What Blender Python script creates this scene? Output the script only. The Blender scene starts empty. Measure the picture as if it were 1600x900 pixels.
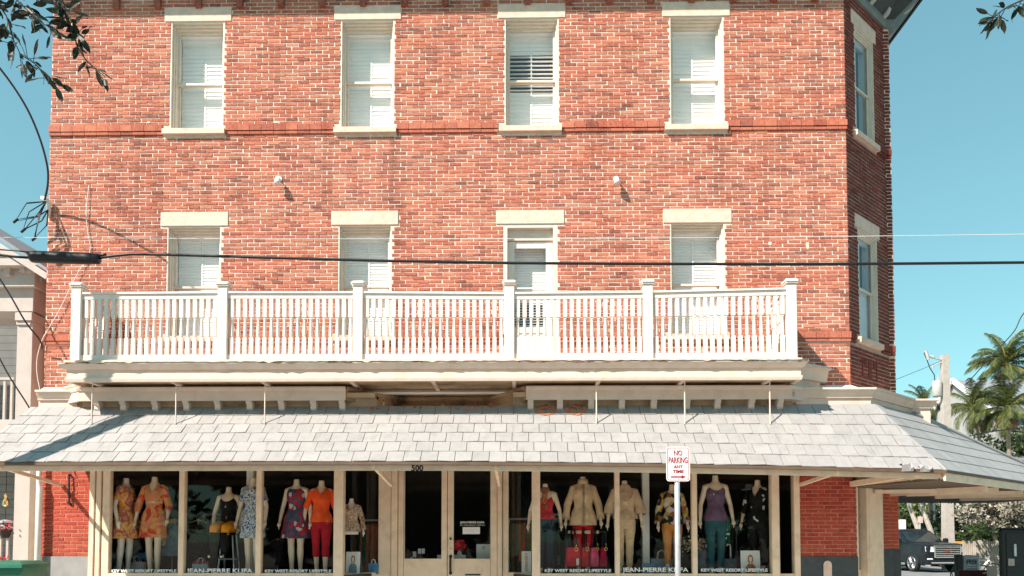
import bpy, bmesh, math, random
from mathutils import Vector, Matrix
random.seed(7)
R = math.radians
SC = bpy.context.scene
COL = SC.collection

# ------------------------------------------------------------------ camera
FPX, CXP, CYP = 1238.0, 800.0, 787.0
D, EYE = 12.8, 1.6
YAW, PITCH = R(0.93), R(2.45)
cd = bpy.data.cameras.new('camera'); cam = bpy.data.objects.new('camera', cd); COL.objects.link(cam)
cam.location = (0, -D, EYE)
cam.rotation_euler = (R(90) + PITCH, 0, YAW)
cd.sensor_width = 36; cd.lens = FPX / 1600 * 36
cd.shift_y = (CYP - 450) / 1600; cd.clip_end = 3000; cd.clip_start = .05
SC.camera = cam
CMAT = Matrix.Translation((0, -D, EYE)) @ (Matrix.Rotation(YAW, 4, 'Z') @ Matrix.Rotation(R(90) + PITCH, 4, 'X'))
CROT = CMAT.to_3x3()

def W(px, py, p=0.0):
    """point of the photo lying on the vertical plane p metres in front of the brick face"""
    d = CROT @ Vector(((px - CXP) / FPX, -(py - CYP) / FPX, -1))
    t = (-p + D) / d.y
    return Vector((d.x * t, -p, EYE + d.z * t))
def WX(px, p=0.0, py=700): return W(px, py, p).x
def WZ(py, p=0.0, px=820): return W(px, py, p).z
def proj(v):
    q = CROT.transposed() @ (Vector(v) - Vector((0, -D, EYE)))
    return CXP + FPX * q.x / -q.z, CYP - FPX * q.y / -q.z

# ------------------------------------------------------------------ light
SUN = Vector((1.15, 1.0, -1.4)).normalized()            # direction the light travels
sd = bpy.data.lights.new('sun', 'SUN'); so = bpy.data.objects.new('sun', sd); COL.objects.link(so)
sd.energy = 4.5; sd.angle = R(0.53); sd.color = (1.0, .885, .795)
so.rotation_euler = SUN.to_track_quat('-Z', 'Y').to_euler(); so.location = (-20, -20, 30)
wd = bpy.data.worlds.new('World'); SC.world = wd; wd.use_nodes = True
nt = wd.node_tree; bg = nt.nodes['Background']
sky = nt.nodes.new('ShaderNodeTexSky'); sky.sky_type = 'NISHITA'; sky.sun_disc = False
sky.sun_elevation = math.asin(-SUN.z); sky.sun_rotation = math.atan2(-SUN.x, -SUN.y)
sky.air_density = 1.0; sky.dust_density = 0.1; sky.ozone_density = 1.0
tint = nt.nodes.new('ShaderNodeMix'); tint.data_type = 'RGBA'; tint.blend_type = 'MULTIPLY'
tint.inputs[0].default_value = 1; tint.inputs[7].default_value = (1.60, 2.66, 2.42, 1)
gm_ = nt.nodes.new('ShaderNodeGamma'); gm_.inputs[1].default_value = .6; nt.links.new(sky.outputs[0], gm_.inputs[0])
nt.links.new(gm_.outputs[0], tint.inputs[6]); nt.links.new(tint.outputs[2], bg.inputs[0])
bg.inputs[1].default_value = .061
SC.view_settings.view_transform = 'Standard'; SC.view_settings.look = 'None'
SC.view_settings.exposure = 1.04; SC.view_settings.gamma = 1

# ------------------------------------------------------------------ materials
def node(nt, t, **kw):
    n = nt.nodes.new(t)
    for k, v in kw.items(): setattr(n, k, v)
    return n
def ramp(nt, stops, fac):
    r = node(nt, 'ShaderNodeValToRGB'); e = r.color_ramp.elements
    while len(e) > 1: e.remove(e[-1])
    e[0].position = stops[0][0]; e[0].color = (*stops[0][1], 1)
    for p, c in stops[1:]:
        k = e.new(p); k.color = (*c, 1)
    nt.links.new(fac, r.inputs[0]); return r.outputs[0]
def noise(nt, vec, scale, detail=4, rough=.55):
    n = node(nt, 'ShaderNodeTexNoise'); n.inputs['Scale'].default_value = scale
    n.inputs['Detail'].default_value = detail; n.inputs['Roughness'].default_value = rough
    if vec is not None: nt.links.new(vec, n.inputs['Vector'])
    return n.outputs['Fac']
def mixc(nt, fac, a, b, mode='MIX'):
    m = node(nt, 'ShaderNodeMix', data_type='RGBA', blend_type=mode)
    for s, v in ((0, fac), (6, a), (7, b)):
        if isinstance(v, (int, float)): m.inputs[s].default_value = v
        elif isinstance(v, tuple): m.inputs[s].default_value = (*v, 1) if len(v) == 3 else v
        else: nt.links.new(v, m.inputs[s])
    return m.outputs[2]
def base(name, rough=.6, metal=0, spec=.4):
    m = bpy.data.materials.new(name); m.use_nodes = True; n = m.node_tree
    b = n.nodes['Principled BSDF']; b.inputs['Roughness'].default_value = rough
    b.inputs['Metallic'].default_value = metal; b.inputs['Specular IOR Level'].default_value = spec
    pos = node(n, 'ShaderNodeNewGeometry').outputs['Position']
    return m, n, b, pos
def addbump(n, b, h, strength=.3, dist=.01):
    bp = node(n, 'ShaderNodeBump'); bp.inputs['Strength'].default_value = strength; bp.inputs['Distance'].default_value = dist
    n.links.new(h, bp.inputs['Height']); n.links.new(bp.outputs[0], b.inputs['Normal'])
def mat(name, col, rough=.6, var=.18, scale=6, bump=.15, metal=0, spec=.4, stain=None, stainscale=2.5, stainamt=.5):
    m, n, b, pos = base(name, rough, metal, spec)
    f = noise(n, pos, scale, 6)
    lo = tuple(c * (1 - var) for c in col); hi = tuple(min(1, c * (1 + var)) for c in col)
    c = ramp(n, [(.3, lo), (.7, hi)], f)
    if stain:
        f2 = noise(n, pos, stainscale, 8, .65)
        mk = ramp(n, [(.52, (0, 0, 0)), (.68, (stainamt,) * 3)], f2)
        c = mixc(n, mk, c, stain)
    n.links.new(c, b.inputs['Base Color'])
    if bump: addbump(n, b, noise(n, pos, scale * 9, 4), bump, .006)
    return m
M = {}
M['cream'] = mat('cream paint', (.74, .585, .48), .55, .07, 5, .12, stain=(.50, .40, .28), stainscale=3, stainamt=.35)
M['rail'] = mat('off white rail paint', (.76, .69, .615), .5, .05, 7, .1, stain=(.55, .46, .34), stainscale=5, stainamt=.2)
M['tan'] = mat('tan shopfront paint', (.81, .625, .46), .5, .08, 6, .1, stain=(.42, .29, .17), stainscale=4, stainamt=.35)
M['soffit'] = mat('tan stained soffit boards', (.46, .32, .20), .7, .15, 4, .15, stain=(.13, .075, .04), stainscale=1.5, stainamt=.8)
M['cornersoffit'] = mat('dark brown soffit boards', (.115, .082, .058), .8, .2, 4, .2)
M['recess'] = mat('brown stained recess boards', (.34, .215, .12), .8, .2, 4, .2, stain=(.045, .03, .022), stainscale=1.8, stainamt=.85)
M['rust'] = mat('orange rust stain', (.50, .20, .09), .9, .35, 14, .2)
M['drip'] = mat('dark brown drip edge', (.13, .085, .055), .6, .2, 5, .1)
M['stone'] = mat('cream lintel stone', (.73, .535, .425), .8, .12, 9, .25, stain=(.42, .33, .24), stainscale=4, stainamt=.3)
M['sash'] = mat('weathered cream sash paint', (.70, .61, .51), .5, .08, 8, .1)
M['slat'] = mat('white blind slat', (.90, .89, .86), .45, .03, 6, 0)
M['dark'] = mat('dark interior', (.035, .036, .036), .9, .3, 2, 0)
M['dfloor'] = mat('dark display floor', (.05, .04, .035), .7, .3, 3, 0)
M['black'] = mat('black rubber cable', (.012, .012, .013), .45, .2, 20, 0)
M['blackmetal'] = mat('black painted metal', (.015, .016, .017), .35, .2, 12, .05)
M['whitewire'] = mat('pale wire', (.72, .70, .66), .5, .1, 20, 0)
M['steel'] = mat('galvanised steel', (.62, .64, .66), .35, .12, 14, .08, metal=.55)
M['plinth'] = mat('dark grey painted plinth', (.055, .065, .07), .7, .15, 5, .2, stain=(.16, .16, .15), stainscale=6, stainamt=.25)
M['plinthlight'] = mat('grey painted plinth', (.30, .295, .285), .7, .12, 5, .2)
M['roofcornice'] = mat('grey green cornice paint', (.16, .185, .185), .6, .15, 6, .1)
M['roofdark'] = mat('dark teal soffit paint', (.035, .05, .052), .6, .2, 6, .1)
M['bracketgrey'] = mat('pale grey bracket paint', (.42, .42, .40), .6, .1, 6, .1)
M['leaf'] = mat('dark glossy leaf', (.018, .026, .012), .45, .35, 9, .1)
M['twig'] = mat('dark bark', (.035, .026, .02), .9, .25, 12, .4)
M['concrete'] = mat('pale concrete pole', (.40, .36, .32), .85, .1, 5, .2, stain=(.30, .27, .24), stainscale=3)
M['asphalt'] = mat('sun bleached asphalt', (.20, .20, .20), .9, .25, 3, .4)
M['pavement'] = mat('concrete pavement', (.62, .585, .52), .9, .12, 2, .3, stain=(.25, .23, .2), stainscale=1)
M['kerb'] = mat('concrete kerb', (.50, .48, .44), .9, .1, 4, .3)
M['earth'] = mat('sandy ground', (.26, .24, .19), .95, .25, .8, .3)
M['paint'] = mat('white road paint', (.7, .7, .66), .8, .1, 8, .2)
M['skin'] = mat('ivory mannequin', (.80, .65, .49), .35, .05, 5, 0, spec=.5)
M['skinw'] = mat('white mannequin', (.85, .79, .70), .35, .05, 5, 0, spec=.5)
M['green'] = mat('green bin plastic', (.02, .14, .085), .35, .1, 5, .05)
M['white'] = mat('white paint', (.78, .76, .72), .55, .06, 6, .1)
M['whitecol'] = mat('white porch paint', (.47, .415, .375), .55, .08, 5, .15, stain=(.48, .42, .36), stainscale=4, stainamt=.3)
M['greyroof'] = mat('grey metal roof', (.23, .25, .27), .5, .12, 3, .1, stain=(.22, .22, .22), stainscale=1.2)
M['siding'] = mat('grey siding paint', (.17, .18, .175), .8, .12, 4, .15)
M['sidingpale'] = mat('pale grey siding paint', (.36, .36, .35), .7, .1, 3, .15)
M['paper'] = mat('white card', (.78, .77, .74), .6, .03, 5, 0)
M['signwhite'] = mat('white sign sheet', (.80, .80, .78), .4, .03, 5, 0)
M['signred'] = mat('dark red sign print', (.32, .015, .03), .45, .05, 8, 0)
M['letter'] = mat('white window lettering', (.85, .85, .83), .5, .02, 5, 0)
M['letterblack'] = mat('black numerals', (.01, .01, .01), .4, .1, 5, 0)
M['metalshelf'] = mat('brushed rail metal', (.6, .58, .54), .3, .1, 9, 0, metal=.8)
M['gold'] = mat('brass fittings', (.75, .55, .25), .25, .1, 9, 0, metal=1)
M['wood'] = mat('pale rack wood', (.55, .36, .2), .6, .15, 12, .1)
M['orange'] = mat('orange plastic', (.75, .28, .03), .5, .1, 5, .05)

def brick_mat(name, stops, pale, paleamt, mortar=False, grime=None):
    m, n, b, pos = base(name, .85, 0, .2)
    at = node(n, 'ShaderNodeAttribute', attribute_name='tone')
    c = ramp(n, stops, at.outputs['Fac'])
    nz = noise(n, pos, 38, 6, .7)
    c = mixc(n, ramp(n, [(.35, (0, 0, 0)), (.75, (.42, .42, .42))], nz), c, tuple(min(1, x * 1.7 + .06) for x in stops[-1][1]))
    nd = noise(n, pos, 60, 5, .7)
    c = mixc(n, ramp(n, [(.55, (0, 0, 0)), (.75, (.45, .45, .45))], nd), c, tuple(x * .35 for x in stops[0][1]))
    big = noise(n, pos, .55, 7, .6)
    c = mixc(n, ramp(n, [(.42, (0, 0, 0)), (.70, (paleamt,) * 3)], big), c, pale)
    sm = noise(n, pos, 3.2, 8, .7)
    c = mixc(n, ramp(n, [(.60, (0, 0, 0)), (.74, (.40,) * 3)], sm), c, pale)
    mp = node(n, 'ShaderNodeMapping'); mp.inputs['Scale'].default_value = (2.6, 2.6, .22); n.links.new(pos, mp.inputs['Vector'])
    st = noise(n, mp.outputs[0], 1.0, 6, .6)                     # rain streaks and soot
    c = mixc(n, ramp(n, [(.52, (0, 0, 0)), (.72, (.45,) * 3)], st), c, tuple(x * .5 for x in stops[1][1]))
    n.links.new(c, b.inputs['Base Color'])
    addbump(n, b, noise(n, pos, 90, 5, .7), .5, .004)
    return m
M['brick'] = brick_mat('old red brick', [(0, (.14, .028, .022)), (.2, (.26, .053, .036)), (.5, (.385, .091, .053)), (.8, (.45, .140, .078)), (1, (.48, .195, .118))], (.54, .27, .19), .22)
M['redbrick'] = brick_mat('red painted brick', [(0, (.24, .020, .016)), (.5, (.36, .045, .028)), (1, (.42, .075, .042))], (.46, .16, .10), .25)
M['shadebrick'] = brick_mat('deep red brick darkened for shade', [(0, (.06, .011, .008)), (.3, (.12, .020, .014)), (.7, (.175, .032, .021)), (1, (.24, .055, .036))], (.22, .08, .055), .2)  # redder chamfer brick, with the shade of that wall put into its colour
def mortar_mat(name, c1, c2):
    m, n, b, pos = base(name, .95, 0, .1)
    f = noise(n, pos, 14, 8, .7)
    n.links.new(ramp(n, [(.3, c1), (.65, c2)], f), b.inputs['Base Color'])
    addbump(n, b, noise(n, pos, 120, 4, .7), .6, .004)
    return m
M['mortar'] = mortar_mat('pale lime mortar', (.56, .45, .36), (.82, .71, .60))
M['shademortar'] = mortar_mat('mortar darkened for shade', (.34, .25, .20), (.52, .41, .34))  # darker mortar copy for the chamfer, its shade put into the colour
M['redmortar'] = mortar_mat('pinkish painted mortar', (.44, .13, .08), (.58, .27, .18))

def shingle_mat():
    m, n, b, pos = base('weathered metal shingle', .55, .15, .4)
    at = node(n, 'ShaderNodeAttribute', attribute_name='tone')
    c = ramp(n, [(0, (.325, .317, .308)), (.5, (.375, .365, .352)), (1, (.42, .405, .388))], at.outputs['Fac'])
    f = noise(n, pos, 5, 8, .7)
    c = mixc(n, ramp(n, [(.48, (0, 0, 0)), (.70, (.5,) * 3)], f), c, (.25, .246, .240))
    mp = node(n, 'ShaderNodeMapping'); mp.inputs['Scale'].default_value = (9, 1.2, 1.2); n.links.new(pos, mp.inputs['Vector'])
    c = mixc(n, ramp(n, [(.55, (0, 0, 0)), (.72, (.5,) * 3)], noise(n, mp.outputs[0], 1.0, 6, .65)), c, (.24, .225, .20))
    f2 = noise(n, pos, 28, 5, .7)
    c = mixc(n, ramp(n, [(.58, (0, 0, 0)), (.75, (.4,) * 3)], f2), c, (.62, .58, .52))
    n.links.new(c, b.inputs['Base Color'])
    addbump(n, b, noise(n, pos, 9, 4), .25, .01)
    return m
M['shingle'] = shingle_mat()

def print_mat(name, stops, scale=14, kind='noise', rough=.7, stretch=None, dist=1.5):
    m, n, b, pos = base(name, rough, 0, .2)
    tc = node(n, 'ShaderNodeTexCoord').outputs['Object']
    if stretch:
        mp = node(n, 'ShaderNodeMapping'); mp.inputs['Scale'].default_value = stretch
        n.links.new(tc, mp.inputs['Vector']); tc = mp.outputs[0]
    if kind == 'voronoi':
        v = node(n, 'ShaderNodeTexVoronoi'); v.inputs['Scale'].default_value = scale
        n.links.new(tc, v.inputs['Vector']); sep = node(n, 'ShaderNodeSeparateColor')
        n.links.new(v.outputs['Color'], sep.inputs[0]); f = sep.outputs[0]
    else:
        x = node(n, 'ShaderNodeTexNoise'); x.inputs['Scale'].default_value = scale; x.inputs['Detail'].default_value = 2
        x.inputs['Distortion'].default_value = dist; n.links.new(tc, x.inputs['Vector']); f = x.outputs['Fac']
    r = ramp(n, stops, f)
    n.nodes[-1].color_ramp.interpolation = 'CONSTANT' if kind == 'voronoi' else 'LINEAR'
    n.links.new(r, b.inputs['Base Color'])
    addbump(n, b, noise(n, tc, 9, 3), .5, .02)
    return m
def fabric(name, col, rough=.8): 
    m, n, b, pos = base(name, rough, 0, .2)
    tc = node(n, 'ShaderNodeTexCoord').outputs['Object']
    f = noise(n, tc, 11, 5)
    n.links.new(ramp(n, [(.3, tuple(min(1, c * 1.0) for c in col)), (.7, tuple(min(1, c * 1.5) for c in col))], f), b.inputs['Base Color'])
    addbump(n, b, noise(n, tc, 8, 4), .7, .03)
    return m
def glass_mat(name, tint=(.93, .95, .95), refl=.07, edge=.6):
    m = bpy.data.materials.new(name); m.use_nodes = True; n = m.node_tree
    n.nodes.remove(n.nodes['Principled BSDF'])
    tr = node(n, 'ShaderNodeBsdfTransparent'); tr.inputs[0].default_value = (*tint, 1)
    gl = node(n, 'ShaderNodeBsdfGlossy'); gl.inputs['Roughness'].default_value = .02; gl.inputs[0].default_value = (1, 1, 1, 1)
    lw = node(n, 'ShaderNodeLayerWeight'); lw.inputs[0].default_value = .5      # facing is the same from both sides
    fr_ = node(n, 'ShaderNodeValToRGB'); e = fr_.color_ramp.elements; e[0].color = (refl, refl, refl, 1); e[1].position = .95; e[1].color = (edge, edge, edge, 1)
    k = e.new(.6); k.color = (refl * 2, refl * 2, refl * 2, 1); n.links.new(lw.outputs['Facing'], fr_.inputs[0])
    mx = node(n, 'ShaderNodeMixShader'); n.links.new(fr_.outputs[0], mx.inputs[0])
    n.links.new(tr.outputs[0], mx.inputs[1]); n.links.new(gl.outputs[0], mx.inputs[2])
    n.links.new(mx.outputs[0], n.nodes['Material Output'].inputs[0])
    return m
M['glass'] = glass_mat('window glass', (1, 1, 1), .05)
M['shopglass'] = glass_mat('shop glass', (.93, .94, .93), .022, .4)
M['sideglass'] = glass_mat('old window glass', (.80, .84, .86), .05, .5)

# ------------------------------------------------------------------ mesh helpers
WLOC = {}
class MB:
    def __init__(s): s.v, s.f, s.t = [], [], []
    def add(s, vs, fs, tone=.5):
        o = len(s.v); s.v += [tuple(v) for v in vs]; s.t += [tone] * len(vs)
        s.f += [tuple(i + o for i in f) for f in fs]; return s
    def box(s, x0, x1, y0, y1, z0, z1, tone=.5):
        return s.add([(x0, y0, z0), (x1, y0, z0), (x1, y1, z0), (x0, y1, z0), (x0, y0, z1), (x1, y0, z1), (x1, y1, z1), (x0, y1, z1)],
                     [(0, 3, 2, 1), (4, 5, 6, 7), (0, 1, 5, 4), (1, 2, 6, 5), (2, 3, 7, 6), (3, 0, 4, 7)], tone)
    def bbox(s, x0, x1, y0, y1, z0, z1, b=.008, tone=.5):
        """box with chamfered edges on its plan and top"""
        def ring(x0, x1, y0, y1, z, b):
            return [(x0 + b, y0, z), (x1 - b, y0, z), (x1, y0 + b, z), (x1, y1 - b, z), (x1 - b, y1, z), (x0 + b, y1, z), (x0, y1 - b, z), (x0, y0 + b, z)]
        vs = ring(x0, x1, y0, y1, z0, b) + ring(x0, x1, y0, y1, z1 - b, b) + ring(x0 + b, x1 - b, y0 + b, y1 - b, z1, b * .5)
        fs = [tuple(range(7, -1, -1)), tuple(range(16, 24))]
        for k in (0, 8):
            for i in range(8): fs.append((k + i, k + (i + 1) % 8, k + 8 + (i + 1) % 8, k + 8 + i))
        return s.add(vs, fs, tone)
    def frame_box(s, o, ax, ay, az, tone=.5):
        """box from corner o spanned by three vectors"""
        o, ax, ay, az = map(Vector, (o, ax, ay, az))
        vs = [o, o + ax, o + ax + ay, o + ay, o + az, o + ax + az, o + ax + ay + az, o + ay + az]
        return s.add(vs, [(0, 3, 2, 1), (4, 5, 6, 7), (0, 1, 5, 4), (1, 2, 6, 5), (2, 3, 7, 6), (3, 0, 4, 7)], tone)
    def bar(s, a, b, w, h, tone=.5, up=(0, 0, 1)):
        a, b = Vector(a), Vector(b); d = (b - a).normalized(); u = Vector(up)
        if abs(d.dot(u)) > .95: u = Vector((0, 1, 0))
        x = d.cross(u).normalized(); y = x.cross(d).normalized()
        return s.frame_box(a - x * w / 2 - y * h / 2, b - a, x * w, y * h, tone)
    def tube(s, pts, r, n=8, caps=True, tone=.5):
        pts = [Vector(p) for p in pts]; rs = r if isinstance(r, (list, tuple)) else [r] * len(pts)
        vs = []; prev = None
        for i, p in enumerate(pts):
            d = (pts[min(i + 1, len(pts) - 1)] - pts[max(i - 1, 0)]).normalized()
            if prev is None:
                prev = d.orthogonal().normalized()
            x = (prev - d * prev.dot(d)).normalized(); prev = x; y = d.cross(x)
            for k in range(n):
                a = 2 * math.pi * k / n; vs.append(p + (x * math.cos(a) + y * math.sin(a)) * rs[i])
        fs = []
        for i in range(len(pts) - 1):
            for k in range(n): fs.append((i * n + k, i * n + (k + 1) % n, (i + 1) * n + (k + 1) % n, (i + 1) * n + k))
        if caps: fs += [tuple(range(n - 1, -1, -1)), tuple((len(pts) - 1) * n + k for k in range(n))]
        return s.add(vs, fs, tone)
    def lathe(s, c, prof, n=10, tone=.5, sx=1, sy=1):
        vs = []
        for r, z in prof:
            for k in range(n):
                a = 2 * math.pi * (k + .5) / n; vs.append((c[0] + r * math.cos(a) * sx, c[1] + r * math.sin(a) * sy, c[2] + z))
        fs = []
        for i in range(len(prof) - 1):
            for k in range(n): fs.append((i * n + k, i * n + (k + 1) % n, (i + 1) * n + (k + 1) % n, (i + 1) * n + k))
        fs += [tuple(range(n - 1, -1, -1)), tuple((len(prof) - 1) * n + k for k in range(n))]
        return s.add(vs, fs, tone)
    def loft(s, rings, cap0=False, cap1=False, tone=.5):
        n = len(rings[0]); vs = [v for r in rings for v in r]; fs = []
        for i in range(len(rings) - 1):
            for k in range(n): fs.append((i * n + k, i * n + (k + 1) % n, (i + 1) * n + (k + 1) % n, (i + 1) * n + k))
        if cap0: fs.append(tuple(range(n - 1, -1, -1)))
        if cap1: fs.append(tuple((len(rings) - 1) * n + k for k in range(n)))
        return s.add(vs, fs, tone)
    def sweep(s, path, prof, closed_prof=True, tone=.5):
        """profile [(q, z)] swept along a plan path, q measured outwards (to the left hand side of -travel) and mitred"""
        rings = [[(*p, z) for p, z in zip(pp, [z for q, z in prof])] for pp in zip(*[offset(path, q) for q, z in prof])]
        n = len(prof); vs = [v for r in rings for v in r]; fs = []
        for i in range(len(rings) - 1):
            for k in range(n if closed_prof else n - 1):
                fs.append((i * n + k, (i + 1) * n + k, (i + 1) * n + (k + 1) % n, i * n + (k + 1) % n))
        if closed_prof: fs += [tuple(range(n)), tuple((len(rings) - 1) * n + k for k in range(n - 1, -1, -1))]
        return s.add(vs, fs, tone)
    def extrude(s, poly, vec, tone=.5):
        vec = Vector(vec); n = len(poly); vs = [Vector(p) for p in poly] + [Vector(p) + vec for p in poly]
        fs = [tuple(range(n - 1, -1, -1)), tuple(range(n, 2 * n))] + [(i, (i + 1) % n, n + (i + 1) % n, n + i) for i in range(n)]
        return s.add(vs, fs, tone)
    def mesh(s, name, m, c=(0, 0, 0), smooth=False):
        me = bpy.data.meshes.new(name)
        me.from_pydata([(v[0] - c[0], v[1] - c[1], v[2] - c[2]) for v in s.v], [], s.f)
        if m: me.materials.append(m)
        a = me.attributes.new('tone', 'FLOAT', 'POINT'); a.data.foreach_set('value', s.t)
        bm = bmesh.new(); bm.from_mesh(me); bmesh.ops.recalc_face_normals(bm, faces=bm.faces); bm.to_mesh(me); bm.free()
        if smooth:
            me.polygons.foreach_set('use_smooth', [True] * len(me.polygons))
        me.update(); return me
    def center(s):
        xs, ys, zs = zip(*s.v)
        return ((min(xs) + max(xs)) / 2, (min(ys) + max(ys)) / 2, min(zs))
    def build(s, name, m, parent=None, smooth=False, kind=None, label=None):
        c = s.center(); o = bpy.data.objects.new(name, s.mesh(name, m, c, smooth)); COL.objects.link(o)
        place(o, c, parent)
        if kind: o['kind'] = kind
        if label and not parent: o['label'] = label
        elif label: o['label'] = label
        return o
def place(o, c, parent=None):
    WLOC[o] = Vector(c)
    if parent: o.parent = parent; o.location = Vector(c) - WLOC[parent]
    else: o.location = c
def inst(name, me, c, parent=None, rz=0):
    o = bpy.data.objects.new(name, me); COL.objects.link(o); place(o, c, parent); o.rotation_euler.z = rz; return o
def offset(path, q):
    out = []; n = len(path)
    def nrm(a, b):
        dx, dy = b[0] - a[0], b[1] - a[1]; L = math.hypot(dx, dy); return (dy / L, -dx / L)
    for i in range(n):
        if i == 0: m = nrm(path[0], path[1]); k = 1
        elif i == n - 1: m = nrm(path[-2], path[-1]); k = 1
        else:
            a, b = nrm(path[i - 1], path[i]), nrm(path[i], path[i + 1])
            sx, sy = a[0] + b[0], a[1] + b[1]; L = math.hypot(sx, sy); m = (sx / L, sy / L); k = 1 / (m[0] * a[0] + m[1] * a[1])
        out.append((path[i][0] + m[0] * q * k, path[i][1] + m[1] * q * k))
    return out
def tag(o, label, cat, group=None, kind=None):
    o['label'] = label; o['category'] = cat
    if group: o['group'] = group
    if kind: o['kind'] = kind
    return o
def thing(name, label, cat, loc, group=None):
    o = bpy.data.objects.new(name, None); COL.objects.link(o); place(o, loc); o.empty_display_size = .2
    return tag(o, label, cat, group)
def structure(name, mb, m):
    o = mb.build(name, m); o['kind'] = 'structure'; return o
def text_mesh(body, size, m, xs=1.0, small=False, ext=.002, align='CENTER', bold=0, small_scale=.78):
    cu = bpy.data.curves.new('lettering', 'FONT'); cu.body = body; cu.size = size; cu.extrude = ext; cu.align_x = align
    cu.offset = bold; cu.small_caps_scale = small_scale; cu.resolution_u = 3
    if small:
        for c in cu.body_format: c.use_small_caps = True
    o = bpy.data.objects.new('lettering', cu); COL.objects.link(o)
    dg = bpy.context.evaluated_depsgraph_get(); me = bpy.data.meshes.new_from_object(o.evaluated_get(dg))
    COL.objects.unlink(o); bpy.data.objects.remove(o)
    me.transform(Matrix.Diagonal((xs, 1, 1, 1))); me.transform(Matrix.Rotation(R(90), 4, 'X'))
    me.materials.clear(); me.materials.append(m); return me
def lettering(body, size, loc, m, parent, xs=1, small=False, bold=0, name='lettering', fit=None, rz=0, align='CENTER', small_scale=.78):
    me = text_mesh(body, size, m, xs, small, bold=bold, align=align, small_scale=small_scale)
    if fit:
        xv = [v.co.x for v in me.vertices]; w = max(xv) - min(xv); me.transform(Matrix.Diagonal((fit / w, 1, 1, 1)))
    return inst(name, me, loc, parent, rz)

# ================================================================== BUILDING
B = thing('brick_building', 'three storey red brick corner building with white balcony and shingled awning over its shop', 'building', (0, 0, 0))
XL, XR = WX(70, 0, 560), WX(1328, 0, 560)
CA = R(47); CDIR = Vector((math.sin(CA), math.cos(CA))); CLEN = 1.52
P0 = (XL, 9.0); P1 = (XL, 0.0); P2 = (XR, 0.0); P3 = (XR + CDIR.x * CLEN, CDIR.y * CLEN); P4 = (P3[0] + .10, P3[1]); P5 = (P4[0], 14.0)
FOOT = [P0, P1, P2, P3, P4, P5]
ZTOP = 10.76
ZAW = 3.6                                                # top of the shop opening behind the awning
def zy(py, p=0.0): return W(820, py, p).z

# openings of the front: (kind, x0, x1, z0, z1)
def xs(a, b, y): return WX(a, 0, y), WX(b, 0, y)
WIN = []
for a, b in ((266, 350), (532, 616), (788, 873), (1046, 1131)):
    WIN.append(('upper', *xs(a, b, 110), zy(198), zy(28.5)))
for a, b in ((260, 345), (528, 612), (786, 871), (1047, 1133)):
    WIN.append(('door' if a == 786 else 'lower', *xs(a, b, 420), zy(562, 0) - .05 if a == 786 else zy(523), zy(350)))
ZSU, ZSL = zy(198), zy(523)
CW0, CW1 = .36, 1.10                                     # chamfer windows, along the chamfer
def wall_mesh(L, z0, z1, holes, f):
    us = sorted({0, L, *[h[0] for h in holes], *[h[1] for h in holes]}); zs = sorted({z0, z1, *[h[2] for h in holes], *[h[3] for h in holes]})
    mb = MB()
    for a, b in zip(us, us[1:]):
        for c, d in zip(zs, zs[1:]):
            m = ((a + b) / 2, (c + d) / 2)
            if any(h[0] < m[0] < h[1] and h[2] < m[1] < h[3] for h in holes): continue
            mb.add([f(a, 0, c), f(b, 0, c), f(b, 0, d), f(a, 0, d)], [(0, 1, 2, 3)])
    return mb
def fr(o, d):
    return lambda u, v, z: (o[0] + d[0] * u - d[1] * v, o[1] + d[1] * u + d[0] * v, z)
LF = XR - XL
f_front = fr(P1, (1, 0)); f_ch = fr(P2, CDIR); f_jog = fr(P3, (1, 0)); f_left = fr(P0, (0, -1)); f_right = fr(P4, (0, 1))
shop0, shop1 = WX(141, 0, 800), WX(1249, 0, 800)
ZS0 = zy(603.5, .62)
front_holes = [(w[1] - XL, w[2] - XL, w[3], w[4]) for w in WIN] + [(shop0 - XL, shop1 - XL, 0, ZAW), (WX(600, 0) - XL, WX(792, 0) - XL, ZAW - .1, ZS0 + .05)]
ch_shop = (.12, 1.06, 0, 3.2)
ch_holes = [(CW0, CW1, ZSU, WIN[0][4]), (CW0, CW1, ZSL, WIN[4][4]), ch_shop]
wall = wall_mesh(LF, 0, ZTOP, front_holes, f_front)
wall.build('front_wall', M['mortar'], B)
wall_mesh(CLEN, 0, ZTOP, ch_holes, f_ch).build('corner_wall', M['shademortar'], B)
mb = MB()
mb.add([f_jog(0, 0, 0), f_jog(.1, 0, 0), f_jog(.1, 0, ZTOP), f_jog(0, 0, ZTOP)], [(0, 1, 2, 3)])
mb.add([(*P4, 0), (*P5, 0), (*P5, ZTOP), (*P4, ZTOP)], [(0, 1, 2, 3)])
mb.build('side_wall', M['mortar'], B); mb = MB()
mb.add([(*P0, 0), (*P1, 0), (*P1, ZTOP), (*P0, ZTOP)], [(0, 1, 2, 3)])
mb.build('side_wall', M['mortar'], B)

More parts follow.
